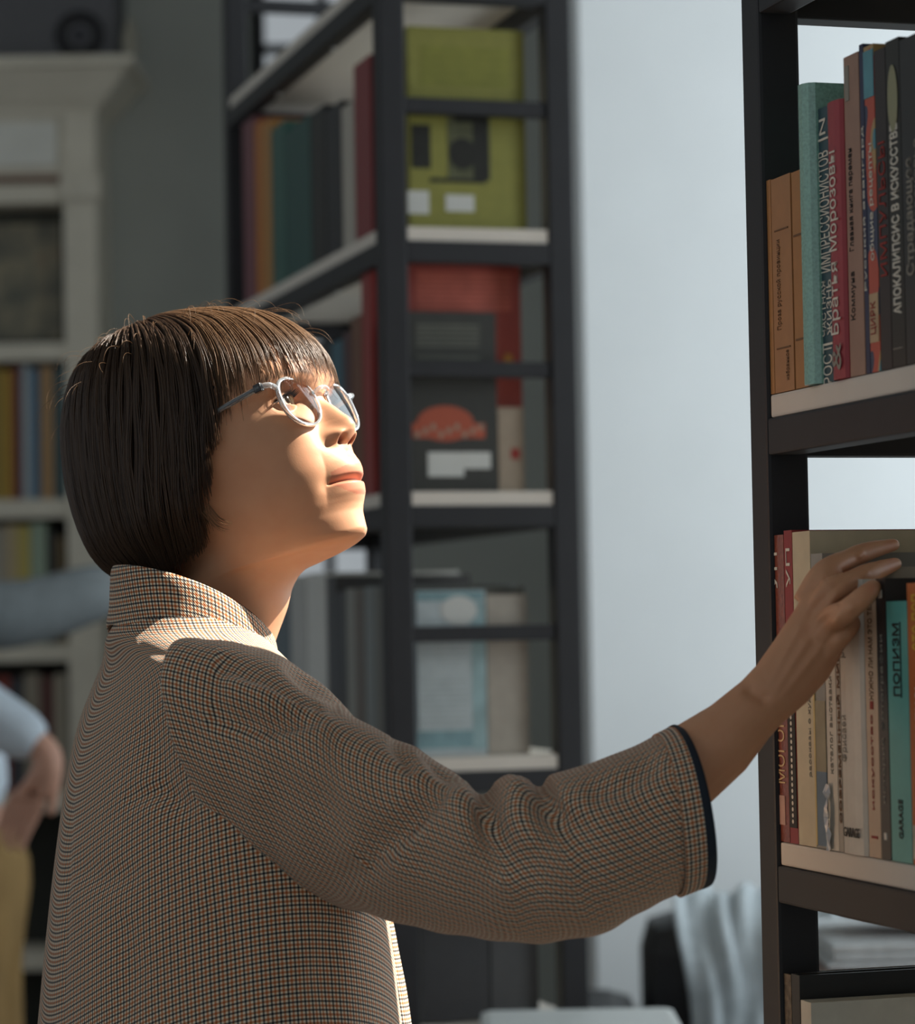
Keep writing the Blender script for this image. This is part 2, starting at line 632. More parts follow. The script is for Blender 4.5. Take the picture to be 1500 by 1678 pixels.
spine_band(e, -t * .9, t * .9, h * .09, h * .24, mat('cover_cream_patch', '#b49a78', .5), 'printed_band')
spine_text(e, 'ЦИРК', h * .165, h * .1, .012, M_INKR, off=0, thick=t * 1.2).location.x -= .0006
(e, t, h) = upper[9]
spine_text(e, 'ИМПУЛЬСЫ', h * .5, h * .42, .02, M_INKR, thick=t * 1.2)
(e, t, h) = upper[10]
spine_text(e, 'АПОКАЛИПСИС В ИСКУССТВЕ', h * .45, h * .58, .02, M_INKW, thick=t * 1.15, bold=.02)
bm = bmesh.new()
bmesh.ops.create_circle(bm, cap_ends=True, segments=20, radius=1.0)
em = bm_obj('oval_emblem', bm, mat('emblem_olive', '#8f8f70', .5), e)
em.matrix_local = Matrix(((0, 0, -1, -.0006), (0, t * .75, 0, 0), (.024, 0, 0, h * .82), (0, 0, 0, 1)))
spine_band(e, -t * .6, t * .8, h * .055, h * .058, M_INKG)
(e, t, h) = upper[11]
spine_text(e, 'Страдающее', h * .45, h * .36, .02, M_INKG, off=t * .3, thick=t * .9, bold=.015)
spine_text(e, 'средневековье', h * .48, h * .40, .014, M_INKG, off=-t * .5, thick=t * .6)

GL = 'books on the middle shelf of the right bookcase'
M_WRAPR = mat('cover_wrapped_russet', '#8a4a38', 0.25, 0.16, 260, 0.25, spec=0.6, coat=0.4)
lower = near_books([
    (1271, 1294.5, 877, '#8a4a38', 'russet shrink-wrapped book with gold lettering, next to the post on the middle shelf', dict(m=M_WRAPR, depth=.2)),
    (1295, 1308.5, 869, '#8c2f30', 'dark red book with a dotted black spine, left of the cream one', dict(depth=.22)),
    (1309, 1338, 871, '#c2b699', 'very tall cream book whose beige cover rises behind the hand', dict(depth=.27)),
    (1338.5, 1358, 907, '#8d8d86', 'grey book with a blue and olive printed spine below the wrist', dict(depth=.24)),
    (1358.5, 1375, 938, '#c9c4b6', 'white book in torn clear wrapping below the hand', dict(depth=.2)),
    (1375.5, 1382.5, 930, '#a59d90', 'thin book with a patterned dark brown spine under the palm', dict(depth=.2)),
    (1383, 1423, 950, '#c9c5ba', 'thick white book with grey lettering under the fingers', dict(depth=.2, rounded=.003)),
    (1424, 1444, 960, '#c0a78d', 'pinkish beige book with a small red mark on its spine', dict(depth=.2)),
    (1444.5, 1460, 948, '#2f2d2c', 'thin black book left of the turquoise one', dict(depth=.23)),
    (1461, 1495, 985, '#5ba39a', 'turquoise book with black underlined title on its spine', dict(depth=.19)),
    (1495.5, 1530, 955, '#b8622c', 'orange book cut by the right edge of the frame', dict(depth=.2)),
], 1345, lev(1.162), GL)
ya_, _ = case_local(E0, 1530.5, 1345, .004)
for th_, hh_, c_, lb_ in ((.028, .21, '#b9b19c', 'ivory book past the right edge of the middle shelf'), (.03, .24, '#4b5a52', 'sage green book past the right edge of the middle shelf'), (.035, .22, '#8a6a3c', 'ochre book past the right edge of the middle shelf')):
    book(E0, ya_ - th_, ya_ - .0005, .004, .18, lev(1.162) + .0005, hh_, c_, lb_, GL)
    ya_ -= th_
(e, t, h) = lower[0]
spine_text(e, 'МОГОНЬ', h * .32, h * .26, .03, mat('ink_gold', '#c9a878', .4), thick=t * 1.2)
spine_band(e, -t * .5, t * .5, h * .055, h * .15, mat('ink_rose', '#bd9484', .5))
spine_text(e, 'УП', h * .88, .03, .02, M_INKW, off=t * .4, thick=t)
(e, t, h) = lower[1]
spine_band(e, -t * .9, t * .9, h * .05, h * .5, M_INKK)
for i in range(24):
    bm = bmesh.new()
    bmesh.ops.create_circle(bm, cap_ends=True, segments=6, radius=.0018)
    d_ = bm_obj('dot', bm, M_INKW, e)
    d_.matrix_local = Matrix(((0, 0, -1, -.0009), (0, 1, 0, 0), (1, 0, 0, h * .07 + i * .0047), (0, 0, 0, 1)))
spine_text(e, 'УП', h * .88, .03, .014, M_INKW, thick=t)
(e, t, h) = lower[2]
spine_text(e, 'рассказы о художниках', h * .42, h * .4, .01, M_INKG, off=-t * .6, thick=t * .3)
(e, t, h) = lower[3]
spine_band(e, -t, t, .002, h * .26, mat('print_blue', '#5c7488', .5, .25, 30))
spine_band(e, -t, t, h * .26, h * .5, mat('print_olive', '#8d856c', .5, .25, 30))
spine_band(e, t * .72, t, .002, h * .9, mat('print_yellow', '#c8b27a', .5), x=.0009)
(e, t, h) = lower[4]
spine_text(e, 'каталог выставки', h * .45, h * .35, .008, M_INKG, thick=t * .5)
# torn wrapping at the foot
nv, nf = [], []
for i in range(9):
    for j in range(4):
        nv.append((-.001 - .004 * random.random(), t * .2 + (j / 3) * t * .9 + random.uniform(-.001, .001), .001 + i * .006 + random.uniform(-.002, .002)))
for i in range(8):
    for j in range(3):
        nf.append((i * 4 + j, i * 4 + j + 1, (i + 1) * 4 + j + 1, (i + 1) * 4 + j))
mesh_obj('torn_wrapping', nv, nf, mat('clear_wrap', '#d6d8d8', .15, .1, 200, .3, spec=.8), e)
(e, t, h) = lower[5]
spine_text(e, 'СОВРЕМЕННЫЙ МИР', h * .4, h * .6, .012, M_INKT, thick=t * 1.4, bold=.02)
(e, t, h) = lower[6]
spine_text(e, 'Фрисвей', h * .42, h * .17, .018, M_INKG, off=t * .45, rounded=.003, thick=t * .5)
spine_text(e, 'рассказ', h * .8, h * .17, .018, M_INKG, off=t * .45, rounded=.003, thick=t * .5)
M_ = Matrix(((0, 0, -1, -.0036), (0, 0, 0, 0), (0, 0, 0, .012), (0, 0, 0, 1)))
text_mesh('lettering', 'GARAGE', .012, M_INKK, e, Matrix(((0, 0, -1, -.0036), (-1, 0, 0, 0), (0, 1, 0, .016), (0, 0, 0, 1))), width=t * 1.3, maxw=.007, bold=.02)
(e, t, h) = lower[7]
spine_text(e, 'НУЖНО ЛИ НАМ ЭТО ТЕАТР', h * .78, h * .4, .012, M_INKT, thick=t * .7)
spine_text(e, 'искусство', h * .35, h * .35, .009, M_INKR, off=0, thick=t * .4)
spine_band(e, -t * .25, t * .25, h * .545, h * .575, M_INKR, 'red_mark')
spine_band(e, -t * .5, t * .5, h * .07, h * .08, M_INKR)
(e, t, h) = lower[8]
spine_text(e, 'история фотографии', h * .5, h * .6, .01, M_INKG, thick=t * .7)
spine_band(e, -t * .2, t * .3, h * .07, h * .095, M_INKW)
spine_band(e, -t * .3, t * .3, h * .93, h * .96, M_INKW)
(e, t, h) = lower[9]
spine_text(e, 'ПОПИЗМ', h * .775, h * .28, .03, M_INKK, thick=t * .62, off=t * .12, bold=.015)
spine_band(e, -t * .36, -t * .29, h * .63, h * .92, M_INKK)
spine_text(e, 'GARAGE', h * .165, h * .15, .02, M_INKK, thick=t * .42, bold=.015)
(e, t, h) = lower[10]
spine_text(e, 'ЭТО ПОП', h * .86, h * .2, .03, mat('ink_yellow', '#d2a83c', .5), thick=t * 1.1, bold=.02)
spine_text(e, 'живопись', h * .5, h * .3, .02, M_INKW, thick=t * .8)
spine_band(e, -t * .8, t * .9, .004, h * .14, mat('print_pale', '#b8b09a', .5, .3, 60))

GB = 'books on the low shelf of the right bookcase'
low = near_books([
    (1282, 1298, 1596, '#4c443a', 'ornate dark brown leather spine on the low shelf by the post', dict(m=mat('cover_ornate', '#5a5144', .6, .5, 160, .6))),
    (1298.5, 1312, 1597, '#232423', 'tall black book on the low shelf with its cover showing', dict(depth=.26)),
    (1313, 1330, 1641, '#b9b6a8', 'pale cream book on the low shelf, lower than the black one', dict(depth=.26)),
], 1660, lev(0.762), GB)
(e, t, h) = low[2]
spine_band(e, -t * .4, t * .4, h - .03, h - .027, M_INKK)

# ------------------------------------------------------------------ books in the bookcase behind the woman
GF1 = 'books on the top visible shelf of the bookcase behind the woman'


def far_books(rows, yref, zlev, group, xin=0.01):
    for r in rows:
        pl, pr, ytop, color, label = r[:5]
        ya, _ = case_local(K0, pr, yref, xin)
        yb, _ = case_local(K0, pl, yref, xin)
        lean = (yref - ytop) * 0.017
        _, zt = case_local(K0, (pl + pr) / 2 - lean, ytop, xin)
        book(K0, ya, yb, xin, r[5] if len(r) > 5 else .2, zlev + .0005, zt - zlev, color, label, group)


far_books([
    (584, 611, 100, '#7a2c30', 'dark red book at the near end of the shelf behind the woman, above her head'),
    (563, 583, 172, '#aaa59a', 'pale grey book next to the dark red one, above her head'),
    (536, 562, 175, '#1f2026', 'black book with a bluish sheen left of the pale grey one'),
    (512, 535, 180, '#1c1c1d', 'plain black book left of the bluish black one'),
    (470, 511, 203, '#1f4a46', 'thick dark green book behind the fringe, above her head'),
    (447, 469, 206, '#2f5a52', 'green book with a pale figure strip, beside the dark green one'),
    (432, 446, 200, '#a8793f', 'ochre yellow book above the hair crown'),
    (420, 431, 200, '#b06a28', 'orange book above the hair crown'),
    (400, 419, 198, '#6f3f48', 'mauve red book at the far left end of the shelf above her'),
], 390, lev(1.962), GF1)
GF2 = 'books on the middle shelf of the bookcase behind the woman'
far_books([
    (596, 612, 425, '#8a2f2c', 'bright red book on the shelf level with her glasses, near the corner post'),
    (578, 595, 520, '#6b4634', 'brown book in front of her face, left of the red one'),
    (565, 577, 545, '#4a2f34', 'dark plum book just in front of her glasses'),
    (545, 564, 560, '#39606e', 'slate blue book behind her fringe and glasses'),
    (520, 544, 560, '#23262a', 'black book behind her fringe'),
    (480, 519, 575, '#5b5a4c', 'olive grey book hidden behind her head'),
], 700, lev(1.562), GF2)
GF3 = 'books on the low shelf of the bookcase behind the woman'
far_books([
    (617, 627, 965, '#5f5f59', 'grey disc case by the corner post, below her chin'),
    (600, 616, 962, '#6f7573', 'blue grey disc case, second from the corner post'),
    (585, 599, 968, '#5a5148', 'brownish disc case, third from the corner post'),
    (570, 584, 965, '#7f7f77', 'light grey disc case, fourth from the corner post'),
    (553, 569, 970, '#2b2b2b', 'black disc case left of the light grey one'),
    (538, 552, 945, '#3a3a3a', 'charcoal book right of the tall white one'),
    (505, 537, 940, '#c3c3bd', 'tall white book below her chin'),
    (478, 504, 945, '#a9a9a4', 'pale grey book left of the tall white one, beside her neck'),
    (440, 477, 960, '#4d5a60', 'slate book beside her neck'),
], 1150, lev(1.162), GF3, .01)


def end_book(px0, px1, ytop, zlev, yin, thick, color, label, group, gloss=.5):
    """a book at the near end: its cover faces the end of the bookcase"""
    x0, _ = case_end(K0, px0, ytop, yin)
    x1, _ = case_end(K0, px1, ytop, yin)
    _, zt = case_end(K0, (px0 + px1) / 2, ytop, yin)
    e, t = book(K0, yin, yin + thick, x0, x1 - x0, zlev + .0005, zt - zlev, color, label, group, gloss)
    return e, t, x1 - x0, zt - zlev, x0


def print_rect(e, t, yin, px0, py0, px1, py1, m, name, lift=.0008, rnd=0):
    """flat print on the cover that faces the end"""
    xb = (e.location - K0).dot(AX)
    a, za = case_end(K0, px0, py1, yin)
    b, zb = case_end(K0, px1, py0, yin)
    za -= e.location.z
    zb -= e.location.z
    return box(name, (a - xb, -t - lift, za), (b - xb, -t + .0002, zb), m, e, rnd)


def print_disc(e, t, yin, px, py, rx, ry, m, name, lift=.0012):
    xb = (e.location - K0).dot(AX)
    a, za = case_end(K0, px, py, yin)
    s = 4.1 * RS / FPX
    bm = bmesh.new()
    bmesh.ops.create_circle(bm, cap_ends=True, segments=24, radius=1.0)
    o = bm_obj(name, bm, m, e)
    o.matrix_local = Matrix(((rx * s, 0, 0, a - xb), (0, 0, -1, -t - lift), (0, ry * s, 0, za - e.location.z), (0, 0, 0, 1)))
    return o


GFE = 'books with their covers to the end of the bookcase behind the woman'
M_PH = mat('print_camera_black', '#23241f', .4, .3, 60)
M_PH2 = mat('print_camera_grey', '#55583f', .4, .3, 90)
M_LBL = mat('white_label', '#c9cbc6', .6, .02)
Y1 = .035
e, t, w, h, x0 = end_book(668, 858, 47, lev(1.962), Y1, .035, '#86853f', 'large yellow-green book with a camera pictured on its cover', GFE)
for yy in (82, 95, 108, 121, 134):
    print_rect(e, t, Y1, 690, yy, 835, yy + 3, mat('ink_olive', '#7f8136', .6), 'printed_line')
print_rect(e, t, Y1, 735, 188, 802, 292, M_PH2, 'camera_body_print', .0008)
print_rect(e, t, Y1, 675, 205, 705, 275, M_PH, 'camera_grip_print', .0009)
print_rect(e, t, Y1, 745, 168, 796, 200, M_PH, 'camera_flash_print', .0010)
print_rect(e, t, Y1, 776, 195, 800, 296, M_PH, 'camera_side_print', .0011)
print_disc(e, t, Y1, 758, 252, 24, 27, M_PH, 'camera_lens_print', .0013)
print_disc(e, t, Y1, 757, 177, 8, 8, M_LBL, 'camera_dial_print', .0015)
print_rect(e, t, Y1, 705, 294, 796, 298, M_PH, 'camera_shadow_print', .0009)
print_rect(e, t, Y1, 669, 313, 703, 350, M_LBL, 'price_label')
print_rect(e, t, Y1, 731, 320, 777, 346, M_LBL, 'barcode_label')

e, t, w, h, x0 = end_book(668, 852, 420, lev(1.562), .066, .03, '#94433a', 'large red book behind the small black one on the bookcase end', GFE)
for yy in range(448, 505, 8):
    print_rect(e, t, .066, 682, yy, 838, yy + 3, mat('ink_pale_red', '#b7604f', .6), 'printed_line')
print_disc(e, t, .066, 833, 588, 8, 9, mat('print_gold', '#b8823a', .5), 'round_seal_print')
e, t, w, h, x0 = end_book(671, 812, 512, lev(1.562), .035, .025, '#373834', 'small black book with an orange picture, in front of the red one', GFE)
for yy in list(range(532, 566, 8)) + list(range(584, 618, 8)):
    print_rect(e, t, .035, 682, yy, 786, yy + 4, mat('ink_grey_green', '#5c5e55', .6), 'printed_line')
MO = mat('print_orange', '#a8523a', .5, .35, 80)
print_rect(e, t, .035, 676, 694, 795, 718, MO, 'orange_picture_print', .0008)
print_disc(e, t, .035, 730, 694, 50, 30, MO, 'orange_picture_print', .0010)
for q in range(9):
    print_disc(e, t, .035, 684 + q * 13, 712 - (q % 3) * 6, 4, 6, mat('print_cream', '#9a8a78', .5), 'figure_print', .0014)
print_rect(e, t, .035, 702, 741, 760, 781, M_LBL, 'barcode_label')
print_rect(e, t, .035, 760, 741, 804, 768, M_LBL, 'price_label')
e, t, w, h, x0 = end_book(816, 858, 668, lev(1.562), .038, .022, '#9a8b78', 'small beige book standing right of the black one', GFE)
print_rect(e, t, .038, 838, 735, 852, 752, M_INKR, 'red_mark')
x_, _ = case_end(K0, 858, 600, .066)

e, t, w, h, x0 = end_book(683, 795, 968, lev(1.162), .04, .03, '#b3bec0', 'pale blue and white book on the low shelf of the bookcase end', GFE)
MT = mat('print_teal', '#7b9aa0', .5, .2, 30)
print_rect(e, t, .04, 683, 968, 793, 985, MT, 'printed_band')
print_rect(e, t, .04, 776, 985, 794, 1228, mat('print_pale_teal', '#92adb0', .5, .3, 25), 'printed_band')
print_rect(e, t, .04, 684, 1196, 776, 1228, MT, 'printed_band')
print_disc(e, t, .04, 752, 1000, 32, 24, M_LBL, 'white_blot_print')
for yy in list(range(1030, 1080, 9)) + list(range(1115, 1190, 9)):
    print_rect(e, t, .04, 692, yy, 766, yy + 3, mat('ink_light_grey', '#98a2a3', .6), 'printed_line')
end_book(797, 864, 975, lev(1.162), .042, .028, '#a39c90', 'plain beige book right of the pale blue one on the bookcase end', GFE)
end_book(690, 800, 1440, lev(0.762), .04, .05, '#3c3d3f', 'dark grey book low on the bookcase end, left one', GFE)
end_book(803, 880, 1452, lev(0.762), .04, .05, '#4a4b4c', 'mid grey book low on the bookcase end, right one', GFE)
# ------------------------------------------------------------------ the woman
HPHI, HPIT = math.radians(28), math.radians(20)
HF = Vector((math.cos(HPHI) * math.cos(HPIT), -math.sin(HPHI) * math.cos(HPIT), math.sin(HPIT)))
HL = Vector((math.sin(HPHI), math.cos(HPHI), 0))
HU = HF.cross(HL)
HO = P(446, 660, 2.2) - (HF * .070 - HL * .045)
HMAT = np.array([list(HF), list(HL), list(HU)])


def head_w(a):
    """head coordinates in mm (forward, left, up) -> world metres"""
    return np.asarray(a, float) / 1000.0 @ HMAT + np.array(HO)


woman = empty('person', (HO.x - .02, HO.y - .02, 0), 0,
              label='young woman in a checked wool jacket reaching for a book and looking up', cat='person')
W0 = np.array(woman.location)


def wobj(name, vw, faces, m, parent=woman, smooth=True, uvs=None, base=True):
    """mesh from world coordinates, as a child of the woman"""
    v = np.asarray(vw, float) - W0
    return mesh_obj(name, v, faces, m, parent, smooth, uvs)


# ---- skin
M_SKIN = bpy.data.materials.new('skin')
M_SKIN.use_nodes = True
_nt = M_SKIN.node_tree
_pb = _nt.nodes['Principled BSDF']
_at = _nt.nodes.new('ShaderNodeAttribute')
_at.attribute_name = 'tone'
_sx = _nt.nodes.new('ShaderNodeSeparateColor')
_nt.links.new(_at.outputs['Color'], _sx.inputs[0])
_tc = _nt.nodes.new('ShaderNodeTexCoord')
_nz = _nt.nodes.new('ShaderNodeTexNoise')
_nz.inputs['Scale'].default_value = 45
_nz.inputs['Detail'].default_value = 5
_nt.links.new(_tc.outputs['Object'], _nz.inputs['Vector'])
_rp = _nt.nodes.new('ShaderNodeValToRGB')
_rp.color_ramp.elements[0].position = .35
_rp.color_ramp.elements[1].position = .65
_rp.color_ramp.elements[0].color = lin('#c8926f') + (1,)
_rp.color_ramp.elements[1].color = lin('#cc9875') + (1,)
_nt.links.new(_nz.outputs['Fac'], _rp.inputs['Fac'])


def _mixc(nt, fac, a, bcol):
    mx = nt.nodes.new('ShaderNodeMix')
    mx.data_type = 'RGBA'
    nt.links.new(fac, mx.inputs[0])
    nt.links.new(a, mx.inputs[6])
    mx.inputs[7].default_value = lin(bcol) + (1,)
    return mx.outputs[2]


_c = _mixc(_nt, _sx.outputs[0], _rp.outputs['Color'], '#bd6650')       # lips
_c = _mixc(_nt, _sx.outputs[1], _c, '#6e2f22')                          # reddish nostrils with shade painted in; dark mouth line
_c = _mixc(_nt, _sx.outputs[2], _c, '#4a3323')                          # brow hair
_nt.links.new(_c, _pb.inputs['Base Color'])
_pb.inputs['Roughness'].default_value = 0.5
_pb.inputs['Specular IOR Level'].default_value = 0.35
_pb.inputs['Subsurface Weight'].default_value = 0.12
_pb.inputs['Subsurface Radius'].default_value = (1.0, 0.35, 0.2)
_pb.inputs['Subsurface Scale'].default_value = 0.006
_nz2 = _nt.nodes.new('ShaderNodeTexNoise')
_nz2.inputs['Scale'].default_value = 900
_nt.links.new(_tc.outputs['Object'], _nz2.inputs['Vector'])
_bp = _nt.nodes.new('ShaderNodeBump')
_bp.inputs['Strength'].default_value = 0.12
_bp.inputs['Distance'].default_value = 0.0004
_nt.links.new(_nz2.outputs['Fac'], _bp.inputs['Height'])
_nt.links.new(_bp.outputs['Normal'], _pb.inputs['Normal'])


def sstep(x, a, b):
    t = np.clip((x - a) / (b - a), 0, 1)
    return t * t * (3 - 2 * t)


# ---- head and neck as slices
HU_T = dict(
    fF=([-240, -212, -169, -154, -136, -126, -124.2, -123.2, -122.2, -120.8, -118, -113.6, -106, -99, -90, -74, -60, -48, -20, -4, 3, 8, 14, 25, 40, 55, 70, 85, 100, 106, 109],
        [-92, -66, -24.5, -9, 6, 24, 40, 58, 72, 81, 86, 88.3, 88, 87.5, 89, 92, 93.5, 93, 88, 86.5, 88.5, 92.5, 95.5, 97, 94, 88, 78, 62, 35, 12, -6]),
    fB=([-240, -212, -169, -154, -136, -124, -100, -75, -50, -25, 0, 25, 50, 70, 85, 100, 106, 109],
        [-216, -186, -144, -129, -114, -104, -94, -92, -95, -98, -103, -107, -105, -97, -85, -60, -38, -22]),
    fS=([-240, -212, -154, -136, -124, -100, -50, 0, 50, 100, 109],
        [-154, -126, -68, -52, -35, 0, 2, -5, -10, -12, -14]),
    b=([-240, -212, -154, -136, -124, -118, -110, -95, -75, -50, -25, 0, 25, 50, 70, 85, 100, 106, 109],
       [66, 60, 53, 52, 53, 54, 55, 58, 62, 66, 70, 72, 73, 71, 65, 56, 37, 20, 6]),
    n=([-240, -124, -121, -110, -90, -60, -25, 20, 109], [2.0, 2.0, 1.72, 1.76, 1.95, 2.15, 2.35, 2.3, 2.05]))
# central profile (nose, lips, chin) from the face seen from the side
PROF_U = [-121.5, -118.2, -113.6, -106.1, -99.2, -94.2, -89.3, -84.2, -78.3, -75.5, -73.6, -70.2, -65.2, -60.2, -54.5, -49.5, -45.0, -42.0, -39.0, -35.8, -32.0, -27.5, -19.8, -10.8, -4, 3, 8, 14]
PROF_F = [78, 87.2, 90.0, 90.0, 90.3, 92.2, 95.6, 98.8, 99.6, 96.8, 97.0, 101.4, 102.3, 101.6, 99.0, 97.3, 97.2, 102.0, 106.0, 109.3, 110.8, 109.5, 104.0, 97.8, 92.5, 90, 92.8, 95.5]


def build_head():
    us = np.r_[np.arange(-240, -130, 4.0), np.arange(-130, -112, .8), np.arange(-112, -92, 1.2), np.arange(-92, -20, .7), np.arange(-20, 22, .9), np.arange(22, 104, 3.0), [105, 107, 108.3, 109]]
    nth = 260
    s = np.linspace(-1, 1, nth, endpoint=False)
    th = np.pi * (0.42 * s + 0.58 * s ** 3)          # denser at the front
    tb = {k: pchip(us, *v) for k, v in HU_T.items()}
    prof = pchip(us, PROF_U, PROF_F)
    inprof = sstep(us, -122, -119) * (1 - sstep(us, 10, 14))
    bump = (prof - tb['fF']) * inprof
    V = np.empty((len(us), nth, 3))
    tone = np.zeros((len(us), nth, 3))
    for i, u in enumerate(us):
        n = tb['n'][i]
        c, sn = np.cos(th), np.sin(th)
        ex = 2.0 / n
        fr = tb['fF'][i] - tb['fS'][i]
        bk = tb['fS'][i] - tb['fB'][i]
        l = tb['b'][i] * np.sign(sn) * np.abs(sn) ** ex
        f = tb['fS'][i] + np.where(c > 0, fr * np.abs(c) ** ex, -bk * np.abs(c))
        l = np.where(c > 0, l, tb['b'][i] * sn)
        front = sstep(c, 0.0, 0.35)
        al = np.abs(l)
        B = bump[i]
        # lateral spread of the central profile's relief
        wl, wn = sstep(u, -100, -84), sstep(u, -53, -46)
        d = B * (1 - wl) * np.exp(-(al / 22.0) ** 2) + B * wl * (1 - wn) * np.clip(1 - (al / 27.0) ** 2, 0, 1) ** 1.1
        if u > -64:
            d -= 1.0 * np.exp(-(al / 2.6) ** 2) * sstep(u, -64, -58) * (1 - sstep(u, -52, -48))
        if u > -53:
            w = np.interp(u, [-53, -45, -42, -37, -32, -24, -12, 0, 12], [19, 17, 15.5, 14, 12, 10, 8.5, 9, 13])
            g = np.exp(-(al / w) ** 2.4)
            # alar wings
            d += B * wn * g
            d += 6.0 * np.exp(-(((al - 13.5) / 5.0) ** 2 + ((u + 38) / 5.5) ** 2))
            d -= 1.4 * np.exp(-(((al - 20) / 6.0) ** 2 + ((u + 38) / 9) ** 2))
        # mouth line, curving slightly to the corners
        mu = -74.6 - 1.2 * (al / 25.0) ** 2
        d -= 3.2 * np.exp(-((u - mu) / 1.5) ** 2) * (al < 27) * (1 - sstep(al, 22, 27))
        d -= 1.6 * np.exp(-(((al - 27) / 5) ** 2 + ((u + 76) / 6) ** 2))
        # nostrils
        ns = np.exp(-(((al - 8.5) / 3.4) ** 2 + ((u + 41.6 - (al - 8.5) * .25) / 2.6) ** 2) ** 1.5)
        d -= 5.0 * ns
        # eye sockets, cheek bones, cheeks, chin fold
        d -= 9.0 * np.exp(-(((al - 30) / 15) ** 2 + ((u - 1) / 11.5) ** 2))
        d += 5.2 * np.exp(-(((al - 44) / 15) ** 2 + ((u + 27) / 12) ** 2))
        d += 2.0 * np.exp(-(((al - 38) / 16) ** 2 + ((u + 66) / 18) ** 2))
        d += 2.5 * np.exp(-(((al - 26) / 18) ** 2 + ((u - 16) / 6) ** 2))
        f = f + d * front
        # lids over the eyeball
        ex_, ey_ = al - 30.5, u + 0.5
        r2 = ex_ ** 2 + (ey_ * 1.0) ** 2
        fs = 67.5 + np.sqrt(np.clip(13.2 ** 2 - r2, 0, None)) - 0.0 * ex_
        lid = (r2 < 12.6 ** 2) & (c > 0)
        op = (ey_ < 4.6 * (1 - (ex_ / 13.5) ** 2) + .2 * ex_ * .3) & (ey_ > -3.6 * (1 - (ex_ / 13.5) ** 2) + .2 * ex_ * .3) & (np.abs(ex_) < 13.0)
        f = np.where(lid, np.maximum(f, fs), f)
        f = np.where(op & (c > 0), 71.0 - 0.12 * ex_, f)
        # tones
        upl = (u < (-62.5 - 5 * (al / 24) ** 1.6 - 1.2 * np.exp(-(al / 3) ** 2))) & (u >= mu) & (al < 24)
        lol = (u > (-88.5 + 12 * (al / 24) ** 2.2)) & (u < mu) & (al < 24)
        tone[i, :, 0] = np.where((upl | lol) & (c > 0), 0.55, 0)
        tone[i, :, 1] = np.clip(ns * 1.4, 0, 1) + .7 * np.exp(-((u - mu) / .8) ** 2) * (al < 23) * (c > 0)
        brow = np.exp(-((u - 17 - 3 * np.sin((al - 12) / 45 * np.pi)) / 3.0) ** 2) * sstep(al, 10, 16) * (1 - sstep(al, 50, 60))
        tone[i, :, 2] = .75 * brow * (c > 0)
        V[i, :, 0], V[i, :, 1], V[i, :, 2] = f, l, u
    # jaw line rises towards the throat and ear
    f, l, u = V[..., 0], V[..., 1], V[..., 2]
    V[..., 2] = u + (1 - sstep(u, -118, -70)) * np.clip(82 - f, 0, 90) * .115
    return us, nth, V, tone


us, nth, HV, HT = build_head()
verts = head_w(HV.reshape(-1, 3))
faces = []
nu = len(us)
for i in range(nu - 1):
    for k in range(nth):
        k2 = (k + 1) % nth
        faces.append((i * nth + k, i * nth + k2, (i + 1) * nth + k2, (i + 1) * nth + k))
faces.append(tuple((nu - 1) * nth + k for k in range(nth)))
faces.append(tuple(nth - 1 - k for k in range(nth)))
head_part = (verts, faces, HT.reshape(-1, 3))


def PA(px, py, D):
    """the arm swings forward towards the shelf"""
    return P(px, py, D - .042 * float(sstep(px, 500, 1100)))


